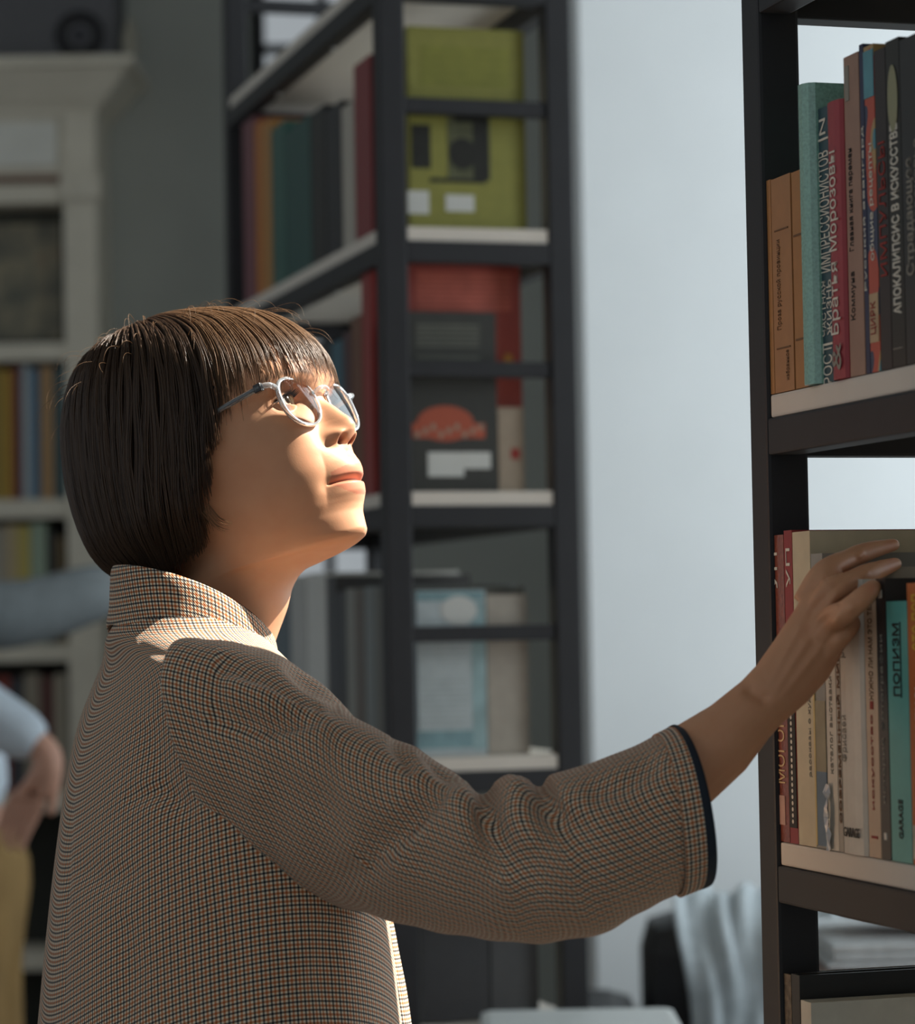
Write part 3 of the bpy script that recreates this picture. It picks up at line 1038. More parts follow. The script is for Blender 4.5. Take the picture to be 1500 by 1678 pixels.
# ---- right arm and hand: skinned together, remeshed into one surface
def arm_surface():
    vs_, fs_ = [], []

    def add(v, f):
        o = len(vs_)
        vs_.extend([tuple(x) for x in v])
        fs_.extend([tuple(i + o for i in q) for q in f])

    def sect(stations, n=20):
        """stations: (edge px a, edge px b, D, half depth) elliptical rings between two outline points"""
        V_, F_ = [], []
        for (ax, ay), (bx_, by), D, hd in stations:
            a, b = PA(ax, ay, D), PA(bx_, by, D)
            c = (a + b) / 2
            w = (a - b) / 2
            for k in range(n):
                t = 2 * math.pi * k / n
                V_.append(c + w * math.cos(t) + Vector((0, -1, 0)) * (hd * math.sin(t)))
        m = len(stations)
        for i in range(m - 1):
            for k in range(n):
                k2 = (k + 1) % n
                F_.append((i * n + k, i * n + k2, (i + 1) * n + k2, (i + 1) * n + k))
        F_.append(tuple(range(n)))
        F_.append(tuple((m - 1) * n + n - 1 - k for k in range(n)))
        add(V_, F_)
    # upper arm, elbow, forearm, wrist, back of the hand
    sect([((330, 1130), (400, 1330), 2.10, .045), ((560, 1260), (500, 1420), 2.05, .045), ((760, 1350), (720, 1480), 2.01, .042), ((860, 1372), (865, 1500), 2.0, .04),
          ((960, 1300), (1040, 1430), 2.0, .036), ((1085, 1203), (1150, 1330), 2.015, .031), ((1165, 1156), (1222, 1262), 2.022, .027), ((1215, 1116), (1262, 1208), 2.028, .022),
          ((1240, 1090), (1284, 1184), 2.031, .0195), ((1268, 1050), (1322, 1152), 2.034, .0175), ((1300, 1002), (1358, 1112), 2.038, .0165), ((1326, 962), (1380, 1072), 2.042, .0155),
          ((1346, 936), (1386, 1044), 2.047, .0135), ((1358, 930), (1388, 1030), 2.050, .010)])

    def finger(pts, rr):
        p3 = [PA(*q) for q in pts]
        cc = catmull([list(q) + [r] for q, r in zip(p3, rr)], 22)
        v, f = tube_rings([Vector(x[:3]) for x in cc], list(cc[:, 3]), 12)
        # rounded tip
        tip = Vector(cc[-1][:3])
        d = (tip - Vector(cc[-2][:3])).normalized()
        add(v, f)
        r = cc[-1][3]
        bm = bmesh.new()
        bmesh.ops.create_icosphere(bm, subdivisions=2, radius=r * 1.02)
        vv = [tuple(x.co + tip) for x in bm.verts]
        ff = [tuple(x.index for x in q.verts) for q in bm.faces]
        bm.free()
        add(vv, ff)
    finger([(1318, 990, 2.045), (1350, 941, 2.048), (1393, 915, 2.073), (1410, 908, 2.082), (1434, 900, 2.093), (1465, 893, 2.106)], [.0095, .0098, .0076, .0078, .0067, .0048])
    finger([(1330, 1020, 2.038), (1364, 972, 2.032), (1402, 949, 2.046), (1418, 942, 2.052), (1442, 933, 2.070), (1468, 924, 2.090)], [.0100, .0104, .0080, .0082, .0069, .0050])
    finger([(1322, 1062, 2.036), (1362, 1018, 2.022), (1392, 998, 1.990), (1418, 976, 1.992), (1431, 963, 2.004)], [.0098, .0100, .0086, .0078, .0062])
    finger([(1322, 1100, 2.038), (1364, 1054, 2.030), (1384, 1036, 2.022), (1396, 1020, 2.040), (1398, 1008, 2.056)], [.0090, .0092, .0080, .0072, .0058])
    finger([(1268, 1105, 2.045), (1296, 1066, 2.066), (1326, 1020, 2.084), (1356, 985, 2.094), (1376, 962, 2.100)], [.0120, .0120, .0098, .0090, .0068])
    me = bpy.data.meshes.new('arm_tmp')
    me.from_pydata(vs_, [], fs_)
    o = bpy.data.objects.new('arm_tmp', me)
    COL.objects.link(o)
    rm = o.modifiers.new('r', 'REMESH')
    rm.mode = 'VOXEL'
    rm.voxel_size = 0.0015
    sm = o.modifiers.new('s', 'SMOOTH')
    sm.factor = .5
    sm.iterations = 6
    dg = bpy.context.evaluated_depsgraph_get()
    m2 = bpy.data.meshes.new_from_object(o.evaluated_get(dg))
    bpy.data.objects.remove(o)
    n = len(m2.vertices)
    co = np.empty(n * 3)
    m2.vertices.foreach_get('co', co)
    co = co.reshape(-1, 3)
    no = np.empty(n * 3)
    m2.vertices.foreach_get('normal', no)
    no = no.reshape(-1, 3)
    fc = [tuple(p.vertices) for p in m2.polygons]
    return co, no, fc


def project(co):
    v = co - np.array(CAM)
    z = v @ np.array(_f)
    return CX0 + FPX * (v @ np.array(_r)) / z, CY0 - FPX * (v @ np.array(_u)) / z


def poly_dist(px, py, poly):
    """distance in pixels to a polyline and signed side of the nearest segment"""
    best = np.full(px.shape, 1e9)
    side = np.zeros(px.shape)
    along = np.zeros(px.shape)
    tot = 0
    for (x0, y0), (x1, y1) in zip(poly[:-1], poly[1:]):
        dx, dy = x1 - x0, y1 - y0
        L2 = dx * dx + dy * dy
        t = np.clip(((px - x0) * dx + (py - y0) * dy) / L2, 0, 1)
        d = np.hypot(px - x0 - t * dx, py - y0 - t * dy)
        m = d < best
        best = np.where(m, d, best)
        side = np.where(m, (px - x0) * dy - (py - y0) * dx, side)
        along = np.where(m, tot + t * math.sqrt(L2), along)
        tot += math.sqrt(L2)
    return best, np.sign(side), along / tot


def crease(co, no, poly, depth, width, onesided=0, taper=True):
    """press a fold into a surface along a line (depth in m, width in px at the surface)"""
    px, py = project(co)
    d, s, a = poly_dist(px, py, poly)
    facing = sstep((np.array(CAM) - co) @ np.array([0, -1, 0]) * 0 + (no * ((np.array(CAM) - co) / np.linalg.norm(np.array(CAM) - co, axis=1)[:, None])).sum(1), -.15, .15)
    w = np.exp(-(d / width) ** 2)
    if onesided:
        w = np.where(s * onesided > 0, np.exp(-(d / (width * 2.2)) ** 2), np.exp(-(d / (width * .8)) ** 2))
    if taper:
        w = w * np.sin(np.clip(a, .0, 1) * math.pi) ** .5
    return co - no * (depth * w * facing)[:, None]


aco, ano, afc = arm_surface()
aco = crease(aco, ano, [(1230, 1130), (1252, 1143)], .0042, 11, taper=False)      # hollow at the wrist
for ln in ([(1392, 938), (1345, 985), (1310, 1025)], [(1380, 985), (1345, 1020), (1320, 1050)]):
    aco = crease(aco, ano, ln, .0022, 7)                                        # hollows between the tendons
for ln in ([(1376, 944), (1410, 932), (1440, 918)], [(1372, 992), (1400, 972)]):
    aco = crease(aco, ano, ln, .0015, 4)
for ln in ([(1262, 1118), (1310, 1030), (1352, 950)], [(1272, 1130), (1330, 1040), (1368, 978)], [(1280, 1145), (1340, 1066), (1372, 1016)]):
    aco = crease(aco, ano, ln, -.0014, 6)                                       # tendons
for c_, q in (((1352, 946), 8), ((1368, 976), 8), ((1372, 1014), 8), ((1372, 1052), 7), ((1410, 908), 5), ((1418, 942), 5), ((1394, 997), 6)):
    aco = crease(aco, ano, [(c_[0] - 2, c_[1] + 2), (c_[0] + 2, c_[1] - 2)], -.0016, q, taper=False)   # knuckles
atone = np.zeros((len(aco), 3))
apx, apy = project(aco)
atone[:, 0] = (.22 * np.exp(-((apx - 1464) / 14) ** 2) * (apy < 945) + .3 * np.exp(-(((apx - 1430) / 9) ** 2 + ((apy - 964) / 9) ** 2)))

# ---- hidden torso, hips and legs that carry the head and arm
TYAW = math.radians(20)
TF = Vector((math.cos(TYAW), math.sin(TYAW), 0))      # chest direction
TL = Vector((-math.sin(TYAW), math.cos(TYAW), 0))     # her left
TD = 2.22


def slice_ring(c, a, b, n, z=None):
    """ellipse: a lateral, b front-back"""
    return [c + TF * (b * math.cos(t)) - TL * (a * math.sin(t)) for t in [2 * math.pi * k / n for k in range(n)]]


# silhouettes of the jacket read at rows of the photograph: row, left px, right px, lateral half width
ROWS = [(1012, 204, 400, .062), (1034, 190, 420, .075), (1050, 180, 440, .098), (1068, 170, 464, .137), (1090, 158, 490, .168), (1125, 142, 522, .188), (1180, 122, 552, .20), (1260, 106, 578, .203),
        (1350, 96, 604, .20), (1450, 86, 630, .20), (1560, 75, 648, .205), (1678, 63, 662, .215), (1850, 46, 684, .225), (2080, 30, 705, .235)]


def torso_rows(shrink=0.0, nrow=70, nth_=120):
    rows = np.array(ROWS, float)
    t = np.linspace(0, 1, nrow)
    yy = rows[0, 0] + (rows[-1, 0] - rows[0, 0]) * t ** 1.35
    rows[:, 1] -= 13
    xl, xr, aa = (pchip(yy, rows[:, 0], rows[:, k]) for k in (1, 2, 3))
    rings = []
    for y, l, r_, a in zip(yy, xl, xr, aa):
        pl, pr = P(l, y, TD), P(r_, y, TD)
        hw = (pr.x - pl.x) / 2 - shrink
        a = a - shrink
        b = math.sqrt(max(hw * hw - (a * math.sin(TYAW)) ** 2, .0016)) / math.cos(TYAW)
        c = (pl + pr) / 2
        rings.append((c, a, b))
    return rings


tv, tf = [], []
R_ = torso_rows(.012, 30, 40)
for (c, a, b) in R_:
    tv += slice_ring(c, a, b, 40)
for i in range(len(R_) - 1):
    for k in range(40):
        k2 = (k + 1) % 40
        tf.append((i * 40 + k, (i + 1) * 40 + k, (i + 1) * 40 + k2, i * 40 + k2))
tf.append(tuple(range(40)))
tf.append(tuple((len(R_) - 1) * 40 + 39 - k for k in range(40)))
allv, allf, allt = list(map(tuple, verts)), list(faces), [tuple(x) for x in head_part[2]]
for co_, fc_, tn_ in ((aco, afc, atone), (np.array([list(v) for v in tv]), tf, np.zeros((len(tv), 3)))):
    o_ = len(allv)
    allv += [tuple(x) for x in co_]
    allf += [tuple(i + o_ for i in q) for q in fc_]
    allt += [tuple(x) for x in tn_]
body = wobj('body', allv, allf, M_SKIN)
ca = body.data.color_attributes.new('tone', 'FLOAT_COLOR', 'POINT')
ca.data.foreach_set('color', np.c_[np.array(allt), np.ones(len(allt))].astype(np.float32).ravel())

# ---- eyes
M_EYE = mat('eye_white', '#d9d3cc', .15, .02, 30, spec=.6)
M_IRIS = mat('iris_brown', '#4a3a2a', .1, .2, 300, spec=.6)
for s in (-1, 1):
    bm = bmesh.new()
    bmesh.ops.create_uvsphere(bm, u_segments=24, v_segments=16, radius=.0122)
    ey = bm_obj('eyeball', bm, M_EYE, woman, True)
    c = head_w([67.2, s * 30.5, -.5])
    ey.location = Vector(c) - Vector(W0)
    bm = bmesh.new()
    bmesh.ops.create_uvsphere(bm, u_segments=20, v_segments=8, radius=.0062)
    for v in bm.verts:
        v.co.z *= .35
    ir = bm_obj('iris', bm, M_IRIS, ey, True)
    d = (HF * 1.0 + HU * .12).normalized()
    ir.location = d * .0107
    ir.rotation_euler = d.to_track_quat('Z', 'Y').to_euler()
M_LASH = mat('lash_dark', '#1a120d', .7, .05)
for s in (-1, 1):
    lv, lf = [], []
    for q in range(15):
        x = -13 + 26 * q / 14
        y0 = 4.6 * (1 - (x / 13.5) ** 2) - .3
        f0 = 67.5 + math.sqrt(max(13.6 ** 2 - x * x - y0 * y0, 1))
        b = np.array([f0, s * (30.5 + x), y0 - .5])
        tip = b + np.array([7.0, s * x * .28, 3.2 + random.uniform(-.6, .6)])
        side = np.array([0, .45, 0])
        o_ = len(lv)
        lv += [head_w(b - side), head_w(b + side), head_w(tip), head_w(b + np.array([0, 0, 1.2]))]
        lf += [(o_, o_ + 1, o_ + 2), (o_ + 1, o_ + 3, o_ + 2), (o_ + 3, o_, o_ + 2)]
        if q:
            lf += [(o_ - 4, o_, o_ + 3, o_ - 1)]
    wobj('eyelashes', lv, lf, M_LASH, smooth=False)
# ------------------------------------------------------------------ checked wool jacket
def plaid_material():
    m = bpy.data.materials.new('gun_club_check_wool')
    m.use_nodes = True
    nt = m.node_tree
    pb = nt.nodes['Principled BSDF']
    uv = nt.nodes.new('ShaderNodeUVMap')
    sp = nt.nodes.new('ShaderNodeSeparateXYZ')
    nt.links.new(uv.outputs[0], sp.inputs[0])
    PER = 0.0064

    def stripes(out):
        d = nt.nodes.new('ShaderNodeMath')
        d.operation = 'DIVIDE'
        nt.links.new(out, d.inputs[0])
        d.inputs[1].default_value = PER
        fr = nt.nodes.new('ShaderNodeMath')
        fr.operation = 'FRACT'
        nt.links.new(d.outputs[0], fr.inputs[0])
        rp = nt.nodes.new('ShaderNodeValToRGB')
        rp.color_ramp.interpolation = 'CONSTANT'
        e = rp.color_ramp.elements
        e[0].position, e[0].color = 0.0, lin('#14202e') + (1,)
        e[1].position, e[1].color = 0.24, lin('#f0e8d8') + (1,)
        for p_, c in ((0.50, '#bd7a45'), (0.78, '#f0e8d8')):
            q = e.new(p_)
            q.color = lin(c) + (1,)
        nt.links.new(fr.outputs[0], rp.inputs[0])
        return rp.outputs['Color']
    a, b = stripes(sp.outputs['X']), stripes(sp.outputs['Y'])
    mx = nt.nodes.new('ShaderNodeMix')
    mx.data_type = 'RGBA'
    mx.blend_type = 'MULTIPLY'
    mx.inputs[0].default_value = 1.0
    nt.links.new(a, mx.inputs[6])
    nt.links.new(b, mx.inputs[7])
    av = nt.nodes.new('ShaderNodeMix')
    av.data_type = 'RGBA'
    av.inputs[0].default_value = .5
    nt.links.new(a, av.inputs[6])
    nt.links.new(b, av.inputs[7])
    fin = nt.nodes.new('ShaderNodeMix')
    fin.data_type = 'RGBA'
    fin.inputs[0].default_value = .72
    nt.links.new(av.outputs[2], fin.inputs[6])
    nt.links.new(mx.outputs[2], fin.inputs[7])
    nt.links.new(fin.outputs[2], pb.inputs['Base Color'])
    pb.inputs['Roughness'].default_value = 0.85
    pb.inputs['Specular IOR Level'].default_value = 0.2
    pb.inputs['Sheen Weight'].default_value = 0.15
    pb.inputs['Sheen Roughness'].default_value = 0.5
    # twill relief
    wv = nt.nodes.new('ShaderNodeTexWave')
    wv.wave_type, wv.bands_direction = 'BANDS', 'DIAGONAL'
    wv.inputs['Scale'].default_value = 260
    wv.inputs['Distortion'].default_value = 1.0
    nt.links.new(uv.outputs[0], wv.inputs['Vector'])
    bp = nt.nodes.new('ShaderNodeBump')
    bp.inputs['Strength'].default_value = 0.35
    bp.inputs['Distance'].default_value = 0.0006
    nt.links.new(wv.outputs['Fac'], bp.inputs['Height'])
    nt.links.new(bp.outputs['Normal'], pb.inputs['Normal'])
    return m


M_PLAID = plaid_material()
M_NAVY = mat('navy_lining', '#1a2430', .8, .1, 200, .1)
M_LINING = mat('dark_lining', '#1e1b1a', .6, .1, 100)
jacket = bpy.data.objects.new('jacket', None)
link(jacket, woman)
jacket.empty_display_size = .05


def grid_faces(nr, nc, close=True):
    out = []
    for i in range(nr - 1):
        for k in range(nc if close else nc - 1):
            k2 = (k + 1) % nc
            out.append((i * nc + k, i * nc + k2, (i + 1) * nc + k2, (i + 1) * nc + k))
    return out


def grid_normals(G):
    """outward normals of a grid of rings (rows, cols, 3); cols wrap"""
    du = np.roll(G, -1, 1) - np.roll(G, 1, 1)
    dv = np.gradient(G, axis=0)
    n = np.cross(du, dv)
    n /= np.linalg.norm(n, axis=2)[..., None] + 1e-12
    c = G.mean(1, keepdims=True)
    if ((G - c) * n).sum() < 0:
        n = -n
    return n


def grid_uv(G, k0):
    """arc length around (from column k0) and along"""
    nr, nc, _ = G.shape
    R = np.roll(G, -k0, axis=1)
    seg = np.linalg.norm(np.roll(R, -1, 1) - R, axis=2)
    cum = np.concatenate([np.zeros((nr, 1)), np.cumsum(seg, 1)], 1)       # nc+1
    per = cum[:, -1:]
    u = cum[:, :-1].copy()
    u = np.where(u > per / 2, u - per, u)
    u = np.roll(u, k0, axis=1)
    dv = np.linalg.norm(np.diff(G, axis=0), axis=2)
    v = np.concatenate([np.zeros((1, nc)), np.cumsum(dv, 0)], 0)
    return np.stack([u, v], -1)


def ring_obj(name, G, m, parent, k0, flat_grid=None):
    """flat_grid: the surface before folds were pressed in, for an even weave"""
    nr, nc, _ = G.shape
    FG = G if flat_grid is None else flat_grid
    uv = grid_uv(FG, k0)
    # split the far column so the pattern does not wrap through one strip of faces
    ks = (k0 + nc // 2) % nc
    order = [(ks + j) % nc for j in range(nc)]
    G2 = np.concatenate([G[:, order], G[:, order[:1]]], 1)
    U2 = np.concatenate([uv[:, order], uv[:, order[:1]]], 1)
    per = np.linalg.norm(np.roll(FG, -1, 1) - FG, axis=2).sum(1)
    U2[:, 0, 0] = -per / 2
    U2[:, -1, 0] = per / 2
    o = mesh_obj(name, (G2.reshape(-1, 3) - W0), grid_faces(nr, nc + 1, False), m, parent, True, U2.reshape(-1, 2))
    return o


# ---- body of the jacket
NR, NC = 150, 220
rows_ = torso_rows(0.0, NR, NC)
G = np.empty((NR, NC, 3))
for i, (c, a, b) in enumerate(rows_):
    G[i] = [list(p) for p in slice_ring(c, a, b, NC)]
# the back hangs straighter than an ellipse: square it off a little
Gn = grid_normals(G)
G_flat = G.copy()
flat = G.reshape(-1, 3)
fn = Gn.reshape(-1, 3)
for poly, dp, wd in (
        ([(452, 1440), (458, 1540), (463, 1690)], .0022, 4),                     # side seam
        ([(150, 1130), (120, 1250), (112, 1400), (104, 1690)], .0018, 5),        # back seam
        ([(205, 1310), (260, 1298), (320, 1330)], .004, 16),
        ([(240, 1180), (262, 1260), (330, 1400)], .005, 26),
        ([(120, 1420), (170, 1440), (230, 1430)], .003, 22),
        ([(330, 1480), (380, 1560), (390, 1680)], .003, 26),
        ([(540, 1510), (530, 1600), (545, 1690)], .003, 22),
        ([(200, 1500), (215, 1590), (200, 1690)], .003, 24),
        ([(225, 1062), (300, 1075), (372, 1050)], .004, 12)):
    flat = crease(flat, fn, poly, dp, wd)
G = flat.reshape(NR, NC, 3)
ring_obj('jacket_body', G, M_PLAID, jacket, NC // 4, G_flat)

# ---- right sleeve
ST = [  # top px, bottom px, depth of centre, near offset px, half depth
    ((352, 1080), (440, 1430), 2.125, (-60, -25), .060),
    ((345, 1063), (456, 1455), 2.105, (-122, -62), .072),
    ((400, 1058), (490, 1470), 2.090, (-108, -50), .076),
    ((470, 1078), (535, 1482), 2.070, (-76, -34), .078),
    ((545, 1132), (596, 1497), 2.050, (-46, -18), .076),
    ((578, 1172), (632, 1507), 2.040, (-34, -10), .073),
    ((630, 1199), (690, 1520), 2.028, (-20, 0), .070),
    ((690, 1227), (745, 1532), 2.015, (-8, 0), .068),
    ((745, 1262), (800, 1541), 2.004, (0, 0), .066),
    ((788, 1299), (850, 1545), 2.000, (4, 0), .064),
    ((812, 1279), (880, 1545), 1.998, (6, 0), .064),
    ((835, 1271), (908, 1543), 1.996, (8, 0), .064),
    ((862, 1279), (935, 1541), 1.996, (10, 0), .063),
    ((886, 1287), (960, 1537), 1.997, (10, 0), .062),
    ((900, 1270), (982, 1530), 1.999, (12, 0), .062),
    ((932, 1261), (1010, 1519), 2.000, (14, 0), .062),
    ((995, 1241), (1050, 1495), 2.006, (18, 4), .061),
    ((1040, 1222), (1078, 1476), 2.010, (20, 6), .060),
    ((1078, 1205), (1108, 1466), 2.013, (22, 8), .059),
    ((1100, 1200), (1130, 1450), 2.015, (27, 10), .056)]


def sleeve_grid(st, nr, nc):
    arr = []
    for (tx, ty), (bx_, by), D, (ox, oy), hd in st:
        a, b = PA(tx, ty, D), PA(bx_, by, D)
        cx, cy = (tx + bx_) / 2, (ty + by) / 2
        n = PA(cx + ox, cy + oy, D - hd)
        arr.append(list(a) + list(b) + list(n))
    arr = catmull(arr, nr)
    t = 2 * np.pi * np.arange(nc) / nc
    G = np.empty((nr, nc, 3))
    for i in range(nr):
        a, b, n = arr[i, :3], arr[i, 3:6], arr[i, 6:9]
        c = (a + b) / 2
        w = (a - b) / 2
        nn = n - c
        # softly squared ellipse
        cc, ss = np.cos(t), np.sin(t)
        e = .92
        G[i] = c + np.outer(np.sign(cc) * np.abs(cc) ** e, w) + np.outer(np.sign(ss) * np.abs(ss) ** e, nn)
    return G


NS, NSC = 200, 150
S = sleeve_grid(ST, NS, NSC)
S_flat = S.copy()
sn_ = grid_normals(S)
sf, nf_ = S.reshape(-1, 3), sn_.reshape(-1, 3)
for poly, dp, wd, os_ in (
        ([(786, 1285), (796, 1345), (815, 1445)], .0065, 15, 1),
        ([(884, 1275), (905, 1322), (970, 1365)], .0065, 14, -1),
        ([(752, 1255), (704, 1318), (655, 1372), (596, 1424)], .011, 12, -1),
        ([(690, 1222), (722, 1262), (762, 1282)], .005, 9, 0),
        ([(335, 1180), (430, 1195), (540, 1170)], .012, 11, 1),
        ([(352, 1086), (440, 1108), (560, 1165)], .010, 12, 1),
        ([(470, 1080), (520, 1122), (575, 1150)], .007, 10, 0),
        ([(372, 1074), (352, 1120), (362, 1178)], .004, 12, 0),
        ([(640, 1205), (668, 1240), (672, 1270)], .008, 10, 0),
        ([(530, 1460), (580, 1430), (640, 1420)], .003, 16, 0),
        ([(840, 1275), (850, 1330), (880, 1390)], -.005, 20, 0),
        ([(760, 1290), (760, 1350), (770, 1400)], -.003, 16, 0),
        
        
        ([(960, 1300), (1020, 1290), (1080, 1250)], .004, 14, 0),
        ([(420, 1300), (520, 1330), (600, 1400)], .003, 30, 0)):
    sf = crease(sf, nf_, poly, dp * 1.15, wd * 1.45, os_)
sf = sf + nf_ * (0.0011 * np.sin(sf[:, [0]] * 130 + sf[:, [2]] * 70) * np.sin(sf[:, [2]] * 95 - sf[:, [0]] * 40))
S = sf.reshape(NS, NSC, 3)
ring_obj('sleeve', S, M_PLAID, jacket, NSC // 4, S_flat)

# ---- turned-back cuff with navy edge
CU = [((1076, 1203), (1112, 1470), 2.013, (26, 10), .0615),
      ((1092, 1196), (1130, 1462), 2.015, (30, 12), .0620),
      ((1103, 1191), (1141, 1456), 2.016, (32, 14), .0622)]
Cg = sleeve_grid(CU, 12, NSC)
n_ = grid_normals(Cg)
cf_, cn_ = Cg.reshape(-1, 3), n_.reshape(-1, 3)
Cg = cf_.reshape(12, NSC, 3)
lip0 = Cg[:1] - n_[:1] * .004
cuff = ring_obj('cuff', np.concatenate([lip0, Cg]), M_PLAID, jacket, NSC // 4)
NVB = [((1103, 1190), (1141, 1457), 2.016, (32, 14), .0628),
       ((1109, 1188), (1150, 1453), 2.0168, (35, 16), .0630),
       ((1113, 1189), (1154, 1450), 2.0172, (36, 17), .0622)]
Ng = sleeve_grid(NVB, 8, NSC)
ctr = Ng.mean(1, keepdims=True)
inner = ctr[::-1][:6] + (Ng[::-1][:6] - ctr[::-1][:6]) * .955
deep = Cg.mean(1, keepdims=True)[:1] + (Cg[:1] - Cg.mean(1, keepdims=True)[:1]) * .90
Ng = np.concatenate([Ng, inner, deep])
mesh_obj('navy_edging', Ng.reshape(-1, 3) - W0, grid_faces(len(Ng), NSC), M_NAVY, cuff, True)

# ---- stand-and-fall collar
def collar_curve(cx, cy, D, fw, lat, zf, zb, n=96, bow=0.0):
    c = P(cx, cy, D)
    out = []
    for k in range(n):
        t = 2 * math.pi * k / n
        ct, st = math.cos(t), math.sin(t)
        z = zf * (1 + ct) / 2 + zb * (1 - ct) / 2 + bow * st * st
        out.append(list(c + TF * (fw * ct) - TL * (lat * st) + Vector((0, 0, z))))
    return out


CC = (318, 1000)
CD = 2.235
rings_c = [collar_curve(*CC, CD, .058, .057, -.052, .010, bow=-.004),
           collar_curve(*CC, CD, .060, .060, -.033, .030, bow=.006),
           collar_curve(*CC, CD, .062, .062, -.026, .0370, bow=.010),
           collar_curve(*CC, CD, .0645, .0655, -.026, .0375, bow=.010),
           collar_curve(*CC, CD, .0665, .069, -.031, .034, bow=.006),
           collar_curve(*CC, CD, .0675, .073, -.040, .022, bow=.000),
           collar_curve(*CC, CD, .068, .080, -.050, .006, bow=-.010),
           collar_curve(*CC, CD, .070, .089, -.058, -.008, bow=-.016),
           collar_curve(*CC, CD, .069, .089, -.061, -.011, bow=-.018),
           collar_curve(*CC, CD, .064, .080, -.057, -.006, bow=-.013)]
rc = np.array(rings_c)
rc2 = np.array([catmull(rc[:, k], 40) for k in range(rc.shape[1])]).transpose(1, 0, 2)
ring_obj('collar', rc2, M_PLAID, jacket, 24)
li = [collar_curve(*CC, CD, .0565, .0555, -.060, .000, bow=-.010), collar_curve(*CC, CD, .0585, .0585, -.034, .030, bow=.006),
      collar_curve(*CC, CD, .0605, .0605, -.0255, .0368, bow=.010), collar_curve(*CC, CD, .0632, .0635, -.0250, .0378, bow=.0105)]
mesh_obj('collar_lining', np.array(li).reshape(-1, 3) - W0, grid_faces(4, 96), M_LINING, jacket, True)

# ---- front edge of the open jacket
fe = []
for (x0, x1, y) in ((600, 622, 1440), (618, 640, 1500), (630, 652, 1560), (640, 664, 1620), (650, 674, 1690), (668, 694, 1850), (690, 716, 2060)):
    a, b = P(x0, y, 2.19), P(x1, y, 2.215)
    nrm = Vector((.35, -.93, 0))
    fe.append([list(a + nrm * .004), list((a + b) / 2 + nrm * .009), list(b + nrm * .004), list(b - nrm * .004), list((a + b) / 2 - nrm * .004), list(a - nrm * .006)])
fe = np.array(fe)
fe = np.array([catmull(fe[:, k], 40) for k in range(6)]).transpose(1, 0, 2)
fe = np.array([catmull(np.vstack([r, r[:1]]), 25)[:-1] for r in fe])
ring_obj('front_edge', fe, M_PLAID, jacket, 4)

# ---- trousers and shoes (below the frame)
M_TROU = mat('dark_trousers', '#24262b', .8, .1, 60, .1)
hipc = rows_[-1][0]
for s in (-1, 1):
    top = hipc + TL * (s * .085)
    pts = [Vector((top.x, top.y, .98)), Vector((top.x, top.y, .80)), Vector((top.x + .01, top.y, .50)), Vector((top.x, top.y, .09))]
    v_, f_ = tube_rings(pts, [.115, .105, .075, .06], 20)
    wobj('trouser_leg', [list(q) for q in v_], f_, M_TROU)
    bm = bmesh.new()
    add_box(bm, (-.09, -.042, 0), (.17, .042, .085), 0, .03)
    sh = bm_obj('shoe', bm, mat('black_leather', '#1a1a1b', .35, .1, 50), woman, True)
    sh.location = Vector((top.x, top.y, 0.001)) - Vector(W0)
    sh.rotation_euler = (0, 0, TYAW)
# ------------------------------------------------------------------ hair: a short bob with a fringe
HFC = -50.0
H_U = [-110, -80, -65, -43, -16, 12, 30, 50, 66, 85, 98, 112, 119, 123.5, 126]
H_F = [96, 102, 105, 108, 109, 108, 104, 97, 87, 69, 48, 16, -8, -26, -44]
H_B = [-112, -134, -146, -154, -157, -156, -153, -148, -142, -132, -123, -107, -92, -76, -56]
H_L = [72, 84, 90, 94, 95, 93, 91, 88, 84, 76, 68, 53, 40, 26, 6]


def hair_shell(al, u, inset):
    fF, fB, b = pchip(u, H_U, H_F), pchip(u, H_U, H_B), pchip(u, H_U, H_L)
    c, s = np.cos(al), np.sin(al)
    k = 1 - inset / 100.0
    rf = np.where(c > 0, (fF - HFC), (HFC - fB)) * k
    return np.stack([HFC + rf * c, b * k * s, u - inset * .5 * sstep(u, 60, 126)], -1)


def full_hem(a):
    return np.interp(np.abs(a), [56, 59, 62, 65, 70, 82, 100, 130, 160, 180], [-8, -28, -58, -86, -92, -99, -103, -95, -84, -79])


M_HAIR = bpy.data.materials.new('brown_hair')
M_HAIR.use_nodes = True
_nt = M_HAIR.node_tree
_pb = _nt.nodes['Principled BSDF']
_at = _nt.nodes.new('ShaderNodeAttribute')
_at.attribute_name = 'painted_sun'  # strand lightness, with sun and shade painted into it
_rp = _nt.nodes.new('ShaderNodeValToRGB')
_rp.color_ramp.elements[0].color = (.030, .017, .011, 1)
_rp.color_ramp.elements[1].color = (.22, .125, .064, 1)
_nt.links.new(_at.outputs['Fac'], _rp.inputs[0])
_nt.links.new(_rp.outputs[0], _pb.inputs['Base Color'])
_pb.inputs['Roughness'].default_value = .38
_pb.inputs['Specular IOR Level'].default_value = .45
_tr = _nt.nodes.new('ShaderNodeBsdfTranslucent')
_tr.inputs[0].default_value = (.5, .29, .14, 1)
_ms = _nt.nodes.new('ShaderNodeMixShader')
_ms.inputs[0].default_value = .22
_nt.links.new(_pb.outputs[0], _ms.inputs[1])
_nt.links.new(_tr.outputs[0], _ms.inputs[2])
_nt.links.new(_ms.outputs[0], _nt.nodes['Material Output'].inputs[0])
M_CAP = mat('hair_underlayer', (.016, .010, .007), .6, .3, 90, .4, stretch=(8, 8, 1))


